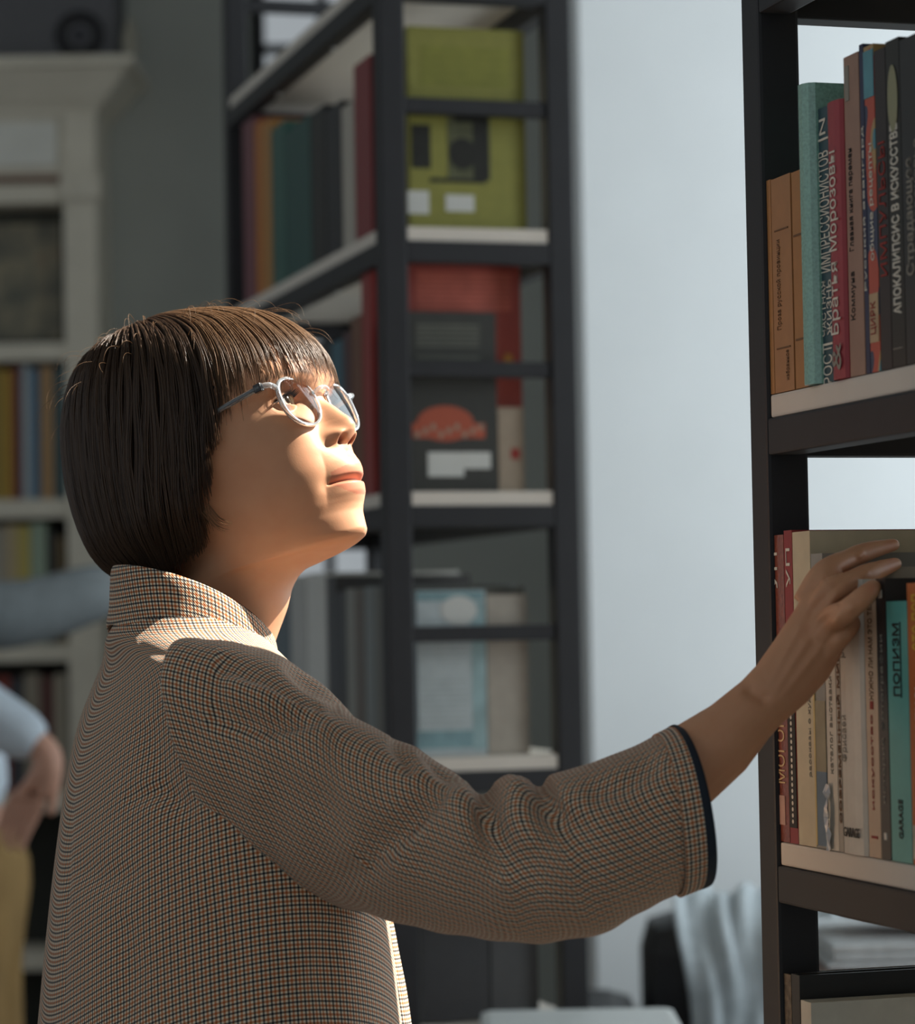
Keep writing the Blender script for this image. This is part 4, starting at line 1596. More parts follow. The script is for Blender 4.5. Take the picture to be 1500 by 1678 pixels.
def strands(paths, width, taper=.35):
    """paths (n, m, 3) in head mm -> mesh of thin three-sided strands"""
    n, m, _ = paths.shape
    Wd = head_w(paths.reshape(-1, 3)).reshape(n, m, 3)
    T = np.gradient(Wd, axis=1)
    T /= np.linalg.norm(T, axis=2)[..., None] + 1e-12
    ref = Wd - head_w(np.array([HFC, 0, 10.0]))
    A = np.cross(T, ref)
    A /= np.linalg.norm(A, axis=2)[..., None] + 1e-12
    Bn = np.cross(A, T)
    w = np.asarray(width).reshape(n, 1, 1) / 1000.0
    prof = np.interp(np.linspace(0, 1, m), [0, .15, .7, 1], [.6, 1, .9, taper]).reshape(1, m, 1)
    ring = []
    for k, (ca_, cb_) in enumerate(((1.0, -.2), (-1.0, -.2), (0.0, .75))):
        ring.append(Wd + (A * ca_ + Bn * cb_) * w * prof)
    Vv = np.stack(ring, 2).reshape(-1, 3)
    base = (np.arange(n) * m * 3)[:, None, None] + (np.arange(m - 1) * 3)[None, :, None]
    fs = []
    for k in range(3):
        k2 = (k + 1) % 3
        fs.append(np.concatenate([base + k, base + k2, base + 3 + k2, base + 3 + k], 2))
    Fq = np.stack(fs, 2).reshape(-1, 4)
    return Vv, Fq


def fast_mesh(name, V_, F_, m, parent, painted_sun=None):
    me = bpy.data.meshes.new(name)
    me.vertices.add(len(V_))
    me.vertices.foreach_set('co', (V_ - W0).astype(np.float32).ravel())
    me.loops.add(F_.size)
    me.loops.foreach_set('vertex_index', F_.astype(np.int32).ravel())
    me.polygons.add(len(F_))
    me.polygons.foreach_set('loop_start', (np.arange(len(F_)) * F_.shape[1]).astype(np.int32))
    me.polygons.foreach_set('use_smooth', np.ones(len(F_), bool))
    me.update(calc_edges=True)
    me.validate()
    me.materials.append(m)
    if painted_sun is not None:
        a = me.attributes.new('painted_sun', 'FLOAT', 'POINT')
        a.data.foreach_set('value', painted_sun.astype(np.float32))
    o = bpy.data.objects.new(name, me)
    return link(o, parent)


def resample(paths, m):
    n, k, _ = paths.shape
    d = np.linalg.norm(np.diff(paths, axis=1), axis=2)
    L = np.concatenate([np.zeros((n, 1)), np.cumsum(d, 1)], 1)
    t = np.linspace(0, 1, m)
    out = np.empty((n, m, 3))
    for i in range(n):
        x = t * L[i, -1]
        for j in range(3):
            out[i, :, j] = np.interp(x, L[i], paths[i, :, j])
    return out


def hair_paths(n, a_lo, a_hi, fringe, m=16):
    rng = RNG
    a10 = rng.uniform(a_lo, a_hi, n) * rng.choice([-1, 1], n)
    # gather into locks
    lock = np.round(a10 / 3.2) * 3.2
    a10 = lock + (a10 - lock) * rng.uniform(.3, 1.0, n)
    inset = rng.uniform(0, 1, n) ** 1.3 * (7.0 if fringe else 9.0)
    us_ = 126 - rng.uniform(0, 1, n) ** 1.6 * (45 if fringe else 70)
    if fringe:
        hem = 19 + 7 * np.sin(lock * .9) - 5 * sstep(-a10, -4, 30) * 0 + rng.normal(0, 4.5, n) - 12 * sstep(np.abs(a10), 30, 52)
    else:
        hem = full_hem(a10) + rng.normal(0, 2.2, n) + 2.0 * np.sin(lock * 1.7)
    k = 44
    t = np.linspace(0, 1, k)[None, :]
    u = us_[:, None] + (hem - us_)[:, None] * (t ** 1.25)
    u = np.where(t < .12, us_[:, None] - (us_ - u[:, 6])[:, None] * (t / .12) ** 2 * .9, u) if False else u
    al = a10[:, None] + np.sign(a10)[:, None] * 11 * np.sin(np.radians(np.abs(a10)))[:, None] * (10 - u) / 100.0
    al = al + (rng.normal(0, 1.2, n)[:, None]) * t + 0.9 * np.sin(u / 14 + lock[:, None] * 3) * .5
    al = np.clip(al, -181, 181)
    ins = inset[:, None] + 6 * np.exp(-(t / .06) ** 2) + 3.0 * sstep(t, .8, 1.0)
    p = hair_shell(np.radians(al), u, ins)
    lean = 5.0 * sstep(np.abs(a10), 60, 90)[:, None] * sstep(-u, 40, 100)
    p[..., 0] -= lean * 0
    return resample(p, m), a10


hair = bpy.data.objects.new('hair', None)
link(hair, woman)
hair.empty_display_size = .05
# solid underlayer of the bob
na, nuh = 120, 60
al = np.linspace(-180, 180, na, endpoint=False)
capV = np.empty((nuh, na, 3))
for k, a in enumerate(al):
    h0 = full_hem(a) + 7 if abs(a) > 66 else np.interp(abs(a), [0, 40, 52, 60, 66], [44, 40, 34, -5, -78])
    tt = np.linspace(0, 1, nuh)
    uu = 125.5 + (h0 - 125.5) * tt ** 1.25
    aa = a + np.sign(a) * 11 * math.sin(math.radians(abs(a))) * (10 - uu) / 100
    capV[:, k] = hair_shell(np.radians(aa), uu, np.full(nuh, 9.5))
cap = mesh_obj('hair_underlayer', head_w(capV.reshape(-1, 3)) - W0, grid_faces(nuh, na), M_CAP, hair, True)
so_ = cap.modifiers.new('thickness', 'SOLIDIFY')
so_.thickness = .006
so_.offset = -1 if False else 0

p1, a1 = hair_paths(7600, 55.5, 180, False)
V_, F_ = strands(p1, RNG.uniform(.35, .75, len(p1)))
sh_ = np.repeat(RNG.uniform(0, .3, len(p1)), 16 * 3)  # low values: shade of the side hair put into its colour
fast_mesh('hair_bob', V_, F_, M_HAIR, hair, sh_)['kind'] = 'stuff'
p2, a2 = hair_paths(1500, 0, 54, True)
V_, F_ = strands(p2, RNG.uniform(.28, .6, len(p2)), .2)
sh_ = np.repeat(RNG.uniform(.3, 1, len(p2)), 16 * 3)  # higher values: sunlit gold painted into the fringe colour
fast_mesh('fringe', V_, F_, M_HAIR, hair, sh_)['kind'] = 'stuff'
# stray hairs and the flick in front of the neck
fl = []
for i in range(150):
    a = RNG.uniform(-180, 180)
    u0 = 126 - RNG.uniform(0, 1) ** 1.2 * 60
    base = hair_shell(np.radians(np.array([a])), np.array([u0]), np.array([2.0]))[0]
    out = base - np.array([HFC, 0, 40.0])
    out /= np.linalg.norm(out)
    L = RNG.uniform(10, 34)
    down = np.array([-.35, 0, -.94])
    side = np.cross(out, down)
    t = np.linspace(0, 1, 16)[:, None]
    tang = np.array([math.cos(math.radians(a)), math.sin(math.radians(a)), -.3])
    fl.append(base + out * (L * RNG.uniform(.15, .45) * np.sin(t * RNG.uniform(2.0, 3.4))) + tang * (L * t) + side * (RNG.normal(0, 5) * t ** 2) + down * (L * .35 * t ** 2))
for i in range(26):
    j = RNG.uniform(0, 1)
    c0 = np.array([6 - 8 * j, -82 + RNG.normal(0, 1.5), -62 - 6 * j])
    t = np.linspace(0, 1, 16)[:, None]
    fl.append(c0 + np.array([9.0, 3.0, -24.0]) * t + np.array([9 * RNG.uniform(.3, 1), 0, 2.0]) * np.clip(t - .55, 0, 1) ** 1.5 * 3)
fl = np.array(fl)
V_, F_ = strands(fl, RNG.uniform(.10, .24, len(fl)), .3)
fast_mesh('stray_hairs', V_, F_, M_HAIR, hair, np.full(len(V_), 1.0))['kind'] = 'stuff'  # full value: rim-lit brightness painted into the stray hairs
# ------------------------------------------------------------------ eyeglasses
M_ACR = bpy.data.materials.new('clear_grey_acetate')
M_ACR.use_nodes = True
_pb = M_ACR.node_tree.nodes['Principled BSDF']
_pb.inputs['Base Color'].default_value = (.72, .78, .82, 1)
_pb.inputs['Roughness'].default_value = .08
_pb.inputs['Transmission Weight'].default_value = .85
_pb.inputs['IOR'].default_value = 1.45
M_LENS = bpy.data.materials.new('spectacle_lens')
M_LENS.use_nodes = True
_nt = M_LENS.node_tree
_t = _nt.nodes.new('ShaderNodeBsdfTransparent')
_t.inputs[0].default_value = (.95, .97, .97, 1)
_g = _nt.nodes.new('ShaderNodeBsdfGlossy')
_g.inputs['Roughness'].default_value = 0.03
_fr = _nt.nodes.new('ShaderNodeFresnel')
_fr.inputs['IOR'].default_value = 1.52
_mx = _nt.nodes.new('ShaderNodeMixShader')
_nt.links.new(_fr.outputs[0], _mx.inputs[0])
_nt.links.new(_t.outputs[0], _mx.inputs[1])
_nt.links.new(_g.outputs[0], _mx.inputs[2])
_nt.links.new(_mx.outputs[0], _nt.nodes['Material Output'].inputs[0])
M_CORE = mat('dark_core_wire', '#1d1a1c', .3, .05, 40, spec=.6)

GL0 = Vector(head_w([90, 0, 0]))
glasses = empty('eyeglasses', GL0, 0, label='clear grey round eyeglasses worn on the woman\'s face', cat='eyeglasses')
G0 = np.array(GL0)
LF, LCL, LCU = 90.0, 33.5, -6.0
PANT = math.radians(5)


def lens_pt(s, x, y, df=0.0):
    """lens plane point: x outward from the lens centre, y up"""
    f = LF + df - y * math.sin(-PANT) * -1 - 0.10 * (x + 12)
    f -= 0.0022 * (x * x + y * y)
    return np.array([f, s * (LCL + x), LCU + y])


def lens_outline(n=64):
    out = []
    for k in range(n):
        t = 2 * math.pi * k / n
        c, sn = math.cos(t), math.sin(t)
        e = 2 / 2.35
        x = 23.5 * math.copysign(abs(c) ** e, c)
        y = 20.5 * math.copysign(abs(sn) ** e, sn)
        if y < 0:
            x *= 1 - .10 * (abs(y) / 20.5) ** 2
        if x > 0 and y > 0:
            y += 2.0 * (x / 23.5) * (y / 20.5)
        out.append((x, y))
    return out


OUT = lens_outline()
for s in (-1, 1):
    rv, rf = [], []
    n = len(OUT)
    sec = [(0.0, 1.7), (0.0, -1.7), (2.3, -1.7), (2.6, 0), (2.3, 1.7)]
    for (x, y) in OUT:
        r = math.hypot(x, y)
        for (o, d) in sec:
            k = (r + o - .8) / r
            rv.append(head_w(lens_pt(s, x * k, y * k, d)) - G0)
    m = len(sec)
    for i in range(n):
        for k in range(m):
            q = (i * m + k, i * m + (k + 1) % m, ((i + 1) % n) * m + (k + 1) % m, ((i + 1) % n) * m + k)
            rf.append(q if s > 0 else q[::-1])
    rim = mesh_obj('rim', rv, rf, M_ACR, glasses, True)
    lv, lf = [head_w(lens_pt(s, 0, 0, 1.0)) - G0], []
    for ring in (.33, .66, 1.0):
        for (x, y) in OUT:
            q = lens_pt(s, x * ring, y * ring, 1.0)
            lv.append(head_w(q) - G0)
    for i in range(n):
        i2 = (i + 1) % n
        qs = [(0, 1 + i, 1 + i2)] + [(1 + r_ * n + i, 1 + (r_ + 1) * n + i, 1 + (r_ + 1) * n + i2, 1 + r_ * n + i2) for r_ in range(2)]
        lf += qs if s > 0 else [q[::-1] for q in qs]
    mesh_obj('lens', lv, lf, M_LENS, glasses, True)
    # end piece and temple arm
    hx = [lens_pt(s, 22, 12, -.5), np.array([LF - 6, s * 64.0, 8.0]), np.array([LF - 10, s * 69.0, 8.5]), np.array([LF - 17, s * 70.5, 8.0])]
    tb_ = [Vector(head_w(q) - G0) for q in catmull(hx, 12)]
    tube('end_piece', tb_, [.0024] * 12, M_ACR, glasses, 8)
    ax = [np.array([LF - 15, s * 70.5, 8.2]), np.array([40, s * 73.0, 5.5]), np.array([-5, s * 76.0, 2.0]), np.array([-22, s * 76.0, -6.0]), np.array([-34, s * 74.0, -26.0])]
    tb_ = [Vector(head_w(q) - G0) for q in catmull(ax, 30)]
    arm_ = tube('temple_arm', tb_, [.0023] * 30, M_ACR, glasses, 8)
    tube('core_wire', tb_[:24], [.0013] * 24, M_CORE, arm_, 6)
    bm = bmesh.new()
    add_box(bm, (-.0035, -.0022, -.0034), (.0035, .0022, .0034), 0, .0006)
    hg = bm_obj('hinge', bm, M_CORE, glasses)
    hg.location = Vector(head_w([LF - 14, s * 69.8, 8.3]) - G0)
    hg.rotation_euler = Matrix((HF, HL, HU)).transposed().to_euler()
    # nose pad
    npd = [np.array([LF - 4, s * 12.5, -6.0]), np.array([LF - 6, s * 12.0, -11.0]), np.array([LF - 6, s * 13.0, -16.0])]
    tube('nose_pad', [Vector(head_w(q) - G0) for q in catmull(npd, 8)], [.0016, .002, .0022, .0022, .0022, .0022, .002, .0016], M_ACR, glasses, 8)
br = [lens_pt(-1, -22.5, 8), np.array([LF + 5, -6, 5.5]), np.array([LF + 6, 0, 6.2]), np.array([LF + 5, 6, 5.5]), lens_pt(1, -22.5, 8)]
tube('bridge', [Vector(head_w(q) - G0) for q in catmull(br, 14)], [.0018] * 14, M_ACR, glasses, 8)
# ------------------------------------------------------------------ white built-in bookcase far left
M_CREAM = mat('aged_cream_paint', '#cdc7b7', .7, .06, 12, .1)
M_PANEL = mat('pale_grey_panel', '#d2d2ca', .7, .04, 10)
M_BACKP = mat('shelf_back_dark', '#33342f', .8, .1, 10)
M_BRN = mat('brown_moulding', '#6b4a38', .6, .1, 20)
BD = 6.76


def pz(y, D=BD, x=60):
    return P(x, y, D).z


def pxx(x, D=BD, y=600):
    return P(x, y, D).x


cab = empty('built_in_bookcase', (pxx(40), BD, 0), 0, label='cream panelled bookcase with a cornice against the far left wall', cat='bookcase')
CX_, CY_ = cab.location.x, cab.location.y


def cb(name, x0, x1, z0, z1, y0, y1, m, bev=0.0):
    return box(name, (x0 - CX_, y0 - CY_, z0), (x1 - CX_, y1 - CY_, z1), m, cab, bev)


xL, xR = pxx(-420), pxx(163)
xp = pxx(108)
# cornice: stepped profile swept along the front and returned at the end
prof = [(163, 190), (168, 178), (182, 166), (200, 146), (216, 128), (222, 122), (232, 120), (232, 106)]
cv, cf = [], []
for (x, y) in prof:
    o_ = pxx(x) - xR
    z = pz(y)
    cv += [(xL - .085 - o_ - CX_, YB - .002 - CY_, z), (xL - .085 - o_ - CX_, BD - o_ - CY_, z), (xR + o_ - CX_, BD - o_ - CY_, z), (xR + o_ - CX_, YB - .002 - CY_, z)]
for i in range(len(prof) - 1):
    for k in range(3):
        cf.append((i * 4 + k, i * 4 + k + 1, (i + 1) * 4 + k + 1, (i + 1) * 4 + k))
q = (len(prof) - 1) * 4
cf.append((q, q + 1, q + 2, q + 3))
mesh_obj('cornice', cv, cf, M_CREAM, cab)
cb('frieze', xL, xp, pz(288), pz(190), BD + .004, BD + .05, M_CREAM)
cb('frieze_panel', xL + .05, pxx(98), pz(272), pz(200), BD - .004, BD + .004, M_PANEL, .003)
cb('moulding', xL, xp, pz(298), pz(288), BD - .008, BD + .04, M_BRN)
cb('pilaster', xp, xR, 0.0, pz(330), BD - .012, BD + .03, M_CREAM, .004)
cb('pilaster_capital', pxx(104), pxx(170), pz(330), pz(286), BD - .022, BD + .03, M_CREAM, .006)
cb('pilaster', xL - .085, xL - .001, 0.0, pz(190), BD - .012, BD + .03, M_CREAM, .004)
cb('side_panel', xL - .085, xL - .055, 0.0, pz(190), BD + .03, YB - .004, M_CREAM)
cb('pilaster_block', xp, xR, pz(286), pz(190), BD - .012, BD + .03, M_CREAM, .004)
cb('side_panel', xR - .03, xR, 0.0, pz(190), BD + .03, YB - .004, M_CREAM)
cb('back_panel', xL, xR - .031, 0.0, pz(190), YB - .03, YB - .004, M_BACKP)
for ya, yb in ((300, 332), (562, 590), (818, 848), (1056, 1084), (1300, 1330), (1560, 1590)):
    cb('shelf', xL, xp - .001, pz(yb), pz(ya), BD + .002, YB - .031, M_CREAM)
cb('plinth', xL, xp - .001, 0.0, .12, BD + .004, BD + .05, M_CREAM)

# framed picture on the top shelf
M_FLOR = bpy.data.materials.new('faded_floral_print')
M_FLOR.use_nodes = True
_nt = M_FLOR.node_tree
_tc = _nt.nodes.new('ShaderNodeTexCoord')
_nz = _nt.nodes.new('ShaderNodeTexNoise')
_nz.inputs['Scale'].default_value = 11
_nz.inputs['Detail'].default_value = 3
_rp = _nt.nodes.new('ShaderNodeValToRGB')
_e = _rp.color_ramp.elements
_e[0].position, _e[0].color = .32, lin('#4c5044') + (1,)
_e[1].position, _e[1].color = .62, lin('#8a8268') + (1,)
_q = _e.new(.5)
_q.color = lin('#6f6a58') + (1,)
_q = _e.new(.72)
_q.color = lin('#7d5a48') + (1,)
_nt.links.new(_tc.outputs['Object'], _nz.inputs['Vector'])
_nt.links.new(_nz.outputs['Fac'], _rp.inputs[0])
_nt.links.new(_rp.outputs[0], _nt.nodes['Principled BSDF'].inputs['Base Color'])
_nt.nodes['Principled BSDF'].inputs['Roughness'].default_value = .4
pic = empty('framed_picture', (pxx(20), BD + .12, pz(562) + .0005), 0, label='faded green floral picture on the top shelf of the cream bookcase', cat='picture')
w0, w1, hh = pxx(-160) - pxx(20), pxx(104) - pxx(20), pz(342) - pz(562)
box('picture_panel', (w0 + .02, -.004, .02), (w1 - .02, .004, hh - .02), M_FLOR, pic)
for nm, lo, hi in (('frame_side', (w0, -.01, 0), (w0 + .02, .01, hh)), ('frame_side', (w1 - .02, -.01, 0), (w1, .01, hh)),
                   ('frame_rail', (w0 + .02, -.01, 0), (w1 - .02, .01, .02)), ('frame_rail', (w0 + .02, -.01, hh - .02), (w1 - .02, .01, hh))):
    box(nm, lo, hi, mat('dark_olive_frame', '#3e3f35', .6, .1), pic)


def far_left_books(items, yshelf, ytop_base, group, where):
    for i, (a, b, ytop, c, nm) in enumerate(items):
        x0, x1 = pxx(a, BD + .04), pxx(b, BD + .04) - .001
        z0 = pz(yshelf) + .0005
        h = pz(ytop) - z0
        e = empty('book', ((x0 + x1) / 2, BD + .03, z0), 0, label='%s book %s' % (nm, where), cat='book', group=group)
        w = (x1 - x0) / 2
        bm = bmesh.new()
        add_box(bm, (-w, 0, 0), (w, .004, h))
        add_box(bm, (-w, .004, 0), (-w + .003, .17, h))
        add_box(bm, (w - .003, .004, 0), (w, .17, h))
        bm_obj('cover', bm, cover_mat(c), e)
        box('page_block', (-w + .0032, .0045, .003), (w - .0032, .165, h - .003), M_PAGES, e)


far_left_books([(-300, -270, 604, '#5d6b70', 'steel grey'), (-269, -245, 600, '#8c5a3a', 'russet'), (-244, -215, 598, '#b5ab94', 'bone white'), (-214, -190, 606, '#3c4a3a', 'forest green'), (-120, -96, 600, '#7a6a50', 'umber'), (-95, -60, 597, '#9b9a90', 'silver grey'), (-59, -36, 603, '#54322f', 'wine red'), (-35, -15, 600, '#c0a95c', 'lemon'), (-14, 5, 600, '#8f7a35', 'olive'), (6, 20, 604, '#a8842f', 'mustard'), (21, 33, 598, '#6e2f28', 'dark red'), (36, 51, 596, '#9aa2a6', 'pale grey'),
                (52, 64, 602, '#48708a', 'blue'), (66, 88, 598, '#a07f58', 'tan'), (90, 106, 600, '#3b5a60', 'dark teal')],
               818, 600, 'books on the upper shelf of the cream bookcase', 'on the upper book shelf of the cream bookcase')
far_left_books([(-260, -236, 866, '#44545e', 'ink blue'), (-235, -205, 860, '#a08a68', 'sand'), (-204, -180, 864, '#6f7d68', 'moss'), (-60, -36, 862, '#7d4a3c', 'terracotta'), (-35, -11, 858, '#c2bca8', 'chalk white'), (-10, 8, 862, '#9a9384', 'stone grey'), (9, 26, 858, '#b09f7c', 'buff'), (27, 47, 860, '#b2a258', 'straw yellow'), (48, 74, 856, '#8fa08c', 'pale green'),
                (75, 90, 870, '#2e2c29', 'black'), (91, 105, 880, '#6b5a3a', 'brown')],
               1056, 860, 'books on the lower shelf of the cream bookcase', 'on the lower book shelf of the cream bookcase')
far_left_books([(-10, 12, 1108, '#7c3328', 'brick red'), (13, 34, 1112, '#3d3f44', 'graphite'), (35, 60, 1104, '#8c8475', 'drab'), (61, 84, 1110, '#5b3a35', 'maroon'), (85, 104, 1106, '#a19a8a', 'ivory')],
               1300, 1108, 'books on the bottom visible shelf of the cream bookcase', 'on the bottom visible shelf of the cream bookcase')

# loudspeaker and vase on the cornice
ztop = pz(106)
spk = empty('loudspeaker', (pxx(95), BD + .12, ztop + .0005), 0, label='dark loudspeaker with a round black cone on top of the cream bookcase', cat='loudspeaker')
M_SPK = mat('speaker_grey', '#58585b', .7, .1, 60, .1)
box('cabinet', (-.24, -.10, 0), (.15, .14, .34), M_SPK, spk, .01)
for nm, r0, r1, y_, c in (('surround', .062, .048, -.108, '#15151a'), ('cone', .048, .016, -.100, '#121216'), ('dust_cap', .016, .0, -.106, '#2a2a33')):
    n = 28
    v_, f_ = [], []
    for k in range(n):
        t = 2 * math.pi * k / n
        v_ += [(r0 * math.cos(t), -.1005 if nm == 'surround' else y_ - .004, r0 * math.sin(t)), ((r0 + r1) / 2 * math.cos(t), y_ - (.006 if nm == 'surround' else 0), (r0 + r1) / 2 * math.sin(t)), (r1 * math.cos(t), y_ + (.0 if nm != 'cone' else .012), r1 * math.sin(t))]
    for k in range(n):
        k2 = (k + 1) % n
        for j in range(2):
            f_.append((k * 3 + j, k2 * 3 + j, k2 * 3 + j + 1, k * 3 + j + 1))
    o = mesh_obj(nm, v_, f_, mat('speaker_' + nm, c, .6, .1, 60), spk, True)
    o.location = (pxx(135) - pxx(95), 0, .075)
vs_pts = [(.0, .0), (.014, .0), (.018, .02), (.021, .05), (.015, .08), (.009, .095), (.012, .105)]
v_, f_ = [], []
n = 20
for (r, z) in vs_pts:
    for k in range(n):
        t = 2 * math.pi * k / n
        v_.append((r * math.cos(t), r * math.sin(t), z))
f_ = grid_faces(len(vs_pts), n)
vz = mesh_obj('vase', v_, f_, mat('cream_ceramic', '#8e8a7c', .4, .05), None, True)
vz.location = (pxx(222), BD - .02, ztop + .0005)
tag(vz, 'small cream vase at the end of the cornice beside the loudspeaker', 'vase')


# ------------------------------------------------------------------ two blurred visitors at the left
def skin_mesh(name, joints, edges, m, parent, org, sub=2, root=0):
    me = bpy.data.meshes.new(name)
    me.from_pydata([tuple(Vector(j[0]) - org) for j in joints], edges, [])
    o = bpy.data.objects.new(name, me)
    link(o, parent)
    o.modifiers.new('skin', 'SKIN').use_smooth_shade = True
    for i, j in enumerate(joints):
        r = j[1]
        me.skin_vertices[0].data[i].radius = (r, r) if not isinstance(r, tuple) else r
        me.skin_vertices[0].data[i].use_root = (i == root)
    s = o.modifiers.new('sub', 'SUBSURF')
    s.levels = s.render_levels = sub
    dg = bpy.context.evaluated_depsgraph_get()
    m2 = bpy.data.meshes.new_from_object(o.evaluated_get(dg))
    bpy.data.objects.remove(o)
    m2.materials.clear()
    m2.materials.append(m)
    m2.polygons.foreach_set('use_smooth', [True] * len(m2.polygons))
    m2.name = name
    return link(bpy.data.objects.new(name, m2), parent)


M_SKIN2 = mat('visitor_skin', '#c99a84', .5, .06, 20)
M_SHIRT = mat('pale_blue_shirt', '#ccd8e2', .8, .05, 20, .2)
M_TAN = mat('tan_trousers', '#94774a', .85, .12, 14, .3)
M_GSW = mat('grey_sweater', '#7d8486', .9, .08, 40, .3)
M_DTR = mat('charcoal_trousers', '#3a3c40', .85, .08, 20)


def finger_set(joints, edges, wrist_i, c, d, side, rr=.009, L=.075):
    """five fingers from a palm"""
    pal = len(joints)
    joints.append((c, .026))
    edges.append((wrist_i, pal))
    for k in range(4):
        b = c + d * .045 + side * (.024 - .016 * k)
        i = len(joints)
        joints.append((b, rr))
        joints.append((b + d * (L * (.55, .62, .6, .48)[k]), rr * .9))
        joints.append((b + d * (L * (.9, 1.0, .95, .75)[k]) + Vector((0, 0, -.012)), rr * .7))
        edges += [(pal, i), (i, i + 1), (i + 1, i + 2)]
    i = len(joints)
    joints.append((c + side * .034 + d * .01, rr * 1.1))
    joints.append((c + side * .046 + d * .045, rr * .8))
    edges += [(pal, i), (i, i + 1)]


def visitor(label, D, px0, hip_y, mtop, mleg, arm, hd, lean=0.0, fat=1.0):
    hip = P(px0, hip_y, D)
    base = Vector((hip.x, D, 0))
    e = empty('person', base, 0, label=label, cat='person', group='blurred visitors at the left')
    H = hip.z
    up = lambda z, dx=0, dy=0: Vector((hip.x + dx - lean * max(0, z - H), D + dy, z))
    sh, el, wr = [P(*q) for q in arm]
    hdv = [P(*q) for q in hd]
    neck, head = H + .50, H + .66
    # body: head, neck, far arm, hand
    J = [(up(H), .13), (up(H + .28), .13), (up(neck), .055), (up(head - .04, .02), .07), (up(head + .07, .02), .085)]
    Ed = [(0, 1), (1, 2), (2, 3), (3, 4)]
    J += [(sh, .045), (el, .038), (wr, .028)]
    Ed += [(1, 5), (5, 6), (6, 7)]
    d = (hdv[0] - wr).normalized()
    side = d.cross(Vector((0, 1, 0))).normalized()
    finger_set(J, Ed, 7, wr + d * .05, d, side)
    far = up(H + .42, -.02, .2)
    J += [(far, .045), (up(H + .16, -.04, .25), .038), (up(H - .06, .02, .24), .028)]
    k = len(J)
    Ed += [(1, k - 3), (k - 3, k - 2), (k - 2, k - 1)]
    finger_set(J, Ed, k - 1, up(H - .11, .03, .24), Vector((.1, 0, -1)).normalized(), Vector((1, 0, 0)))
    for s in (-1, 1):
        k = len(J)
        J += [(up(H - .1, 0, s * .09), .075), (up(.5, .02, s * .1), .055), (up(.09, 0, s * .1), .04), (up(.04, .14, s * .1), .035)]
        Ed += [(0, k), (k, k + 1), (k + 1, k + 2), (k + 2, k + 3)]
    skin_mesh('body', J, Ed, M_SKIN2, e, base)
    # top: torso and sleeves
    J = [(up(H - .04), .150), (up(H + .14), .145), (up(H + .32), .150), (up(H + .43), .10), (up(H + .48), .065)]
    Ed = [(0, 1), (1, 2), (2, 3), (3, 4)]
    J += [(sh, .066 * fat), (el, .058 * fat), (wr * .92 + el * .08, .046 * fat)]
    Ed += [(2, 5), (5, 6), (6, 7)]
    J += [(far, .066), (up(H + .16, -.04, .25), .056), (up(H - .03, .015, .24), .044)]
    Ed += [(2, 8), (8, 9), (9, 10)]
    skin_mesh('shirt', J, Ed, mtop, e, base)
    J = [(up(H + .02), .155), (up(H - .08), .15)]
    Ed = [(0, 1)]
    for s in (-1, 1):
        k = len(J)
        J += [(up(H - .2, 0, s * .09), .098), (up(.5, .02, s * .1), .08), (up(.11, 0, s * .1), .066)]
        Ed += [(1, k), (k, k + 1), (k + 1, k + 2)]
    skin_mesh('trousers', J, Ed, mleg, e, base)
    bm = bmesh.new()
    bmesh.ops.create_uvsphere(bm, u_segments=24, v_segments=14, radius=.1)
    for v in list(bm.verts):
        v.co.z *= 1.1
        if v.co.x > .03 and v.co.z < .04:
            v.co.x *= .55
    hr = bm_obj('hair', bm, mat('visitor_hair', '#3a2c22', .7, .2, 60, .4), e, True)
    hr.location = Vector((-lean * (head + .085 - H), 0, head + .085))
    for s in (-1, 1):
        bm = bmesh.new()
        add_box(bm, (-.08, -.04, .001), (.19, .04, .08), 0, .025)
        sh_ = bm_obj('shoe', bm, mat('visitor_shoe', '#2a211b', .5, .1), e, True)
        sh_.location = (0, s * .1, 0)
    return e


visitor('blurred person in a pale blue shirt and tan trousers at the left edge', 5.0, -62, 1345, M_SHIRT, M_TAN,
        ((-190, 1030, 4.80), (-70, 1138, 4.76), (88, 1236, 4.74)), ((48, 1308, 4.74),), lean=.5)
visitor('blurred person in a grey sweater stretching an arm out behind the woman', 5.75, -190, 1300, M_GSW, M_DTR,
        ((-170, 1000, 5.55), (30, 1012, 5.5), (220, 950, 5.5)), ((300, 930, 5.5),), fat=1.3)

# ------------------------------------------------------------------ low furniture behind
M_LEATH = mat('dark_leather', '#26272a', .45, .15, 30, .2)
M_THROW = mat('pale_grey_throw', '#a9b2b6', .85, .12, 30, .4)
SD = 4.45
sx0, sx1 = P(985, 1500, SD).x, P(985, 1500, SD).x + 1.3
sofa = empty('sofa', ((sx0 + sx1) / 2, SD, 0), 0, label='dark leather sofa standing in front of the white wall', cat='sofa')
hw = (sx1 - sx0) / 2
ztop_s = P(1150, 1492, SD + .25).z
box('seat_base', (-hw, -.40, .06), (hw, .32, .40), M_LEATH, sofa, .03)
for s, nm in ((-1, 'armrest'), (1, 'armrest')):
    box(nm, (s * hw - .07, -.42, .06), (s * hw + .07, .30, ztop_s - .13), M_LEATH, sofa, .05)
for k in range(3):
    a = -hw + .08 + k * (2 * hw - .16) / 3
    b = a + (2 * hw - .16) / 3 - .008
    box('seat_cushion', (a, -.41, .401), (b, .12, .54), M_LEATH, sofa, .04)
    box('back_cushion', (a, .125, .42), (b, .34, ztop_s), M_LEATH, sofa, .06)
for x in (-hw, hw):
    for y in (-.36, .27):
        box('leg', (x - .025, y - .025, 0), (x + .025, y + .025, .07), mat('leg_black', '#151515', .5, .05), sofa)
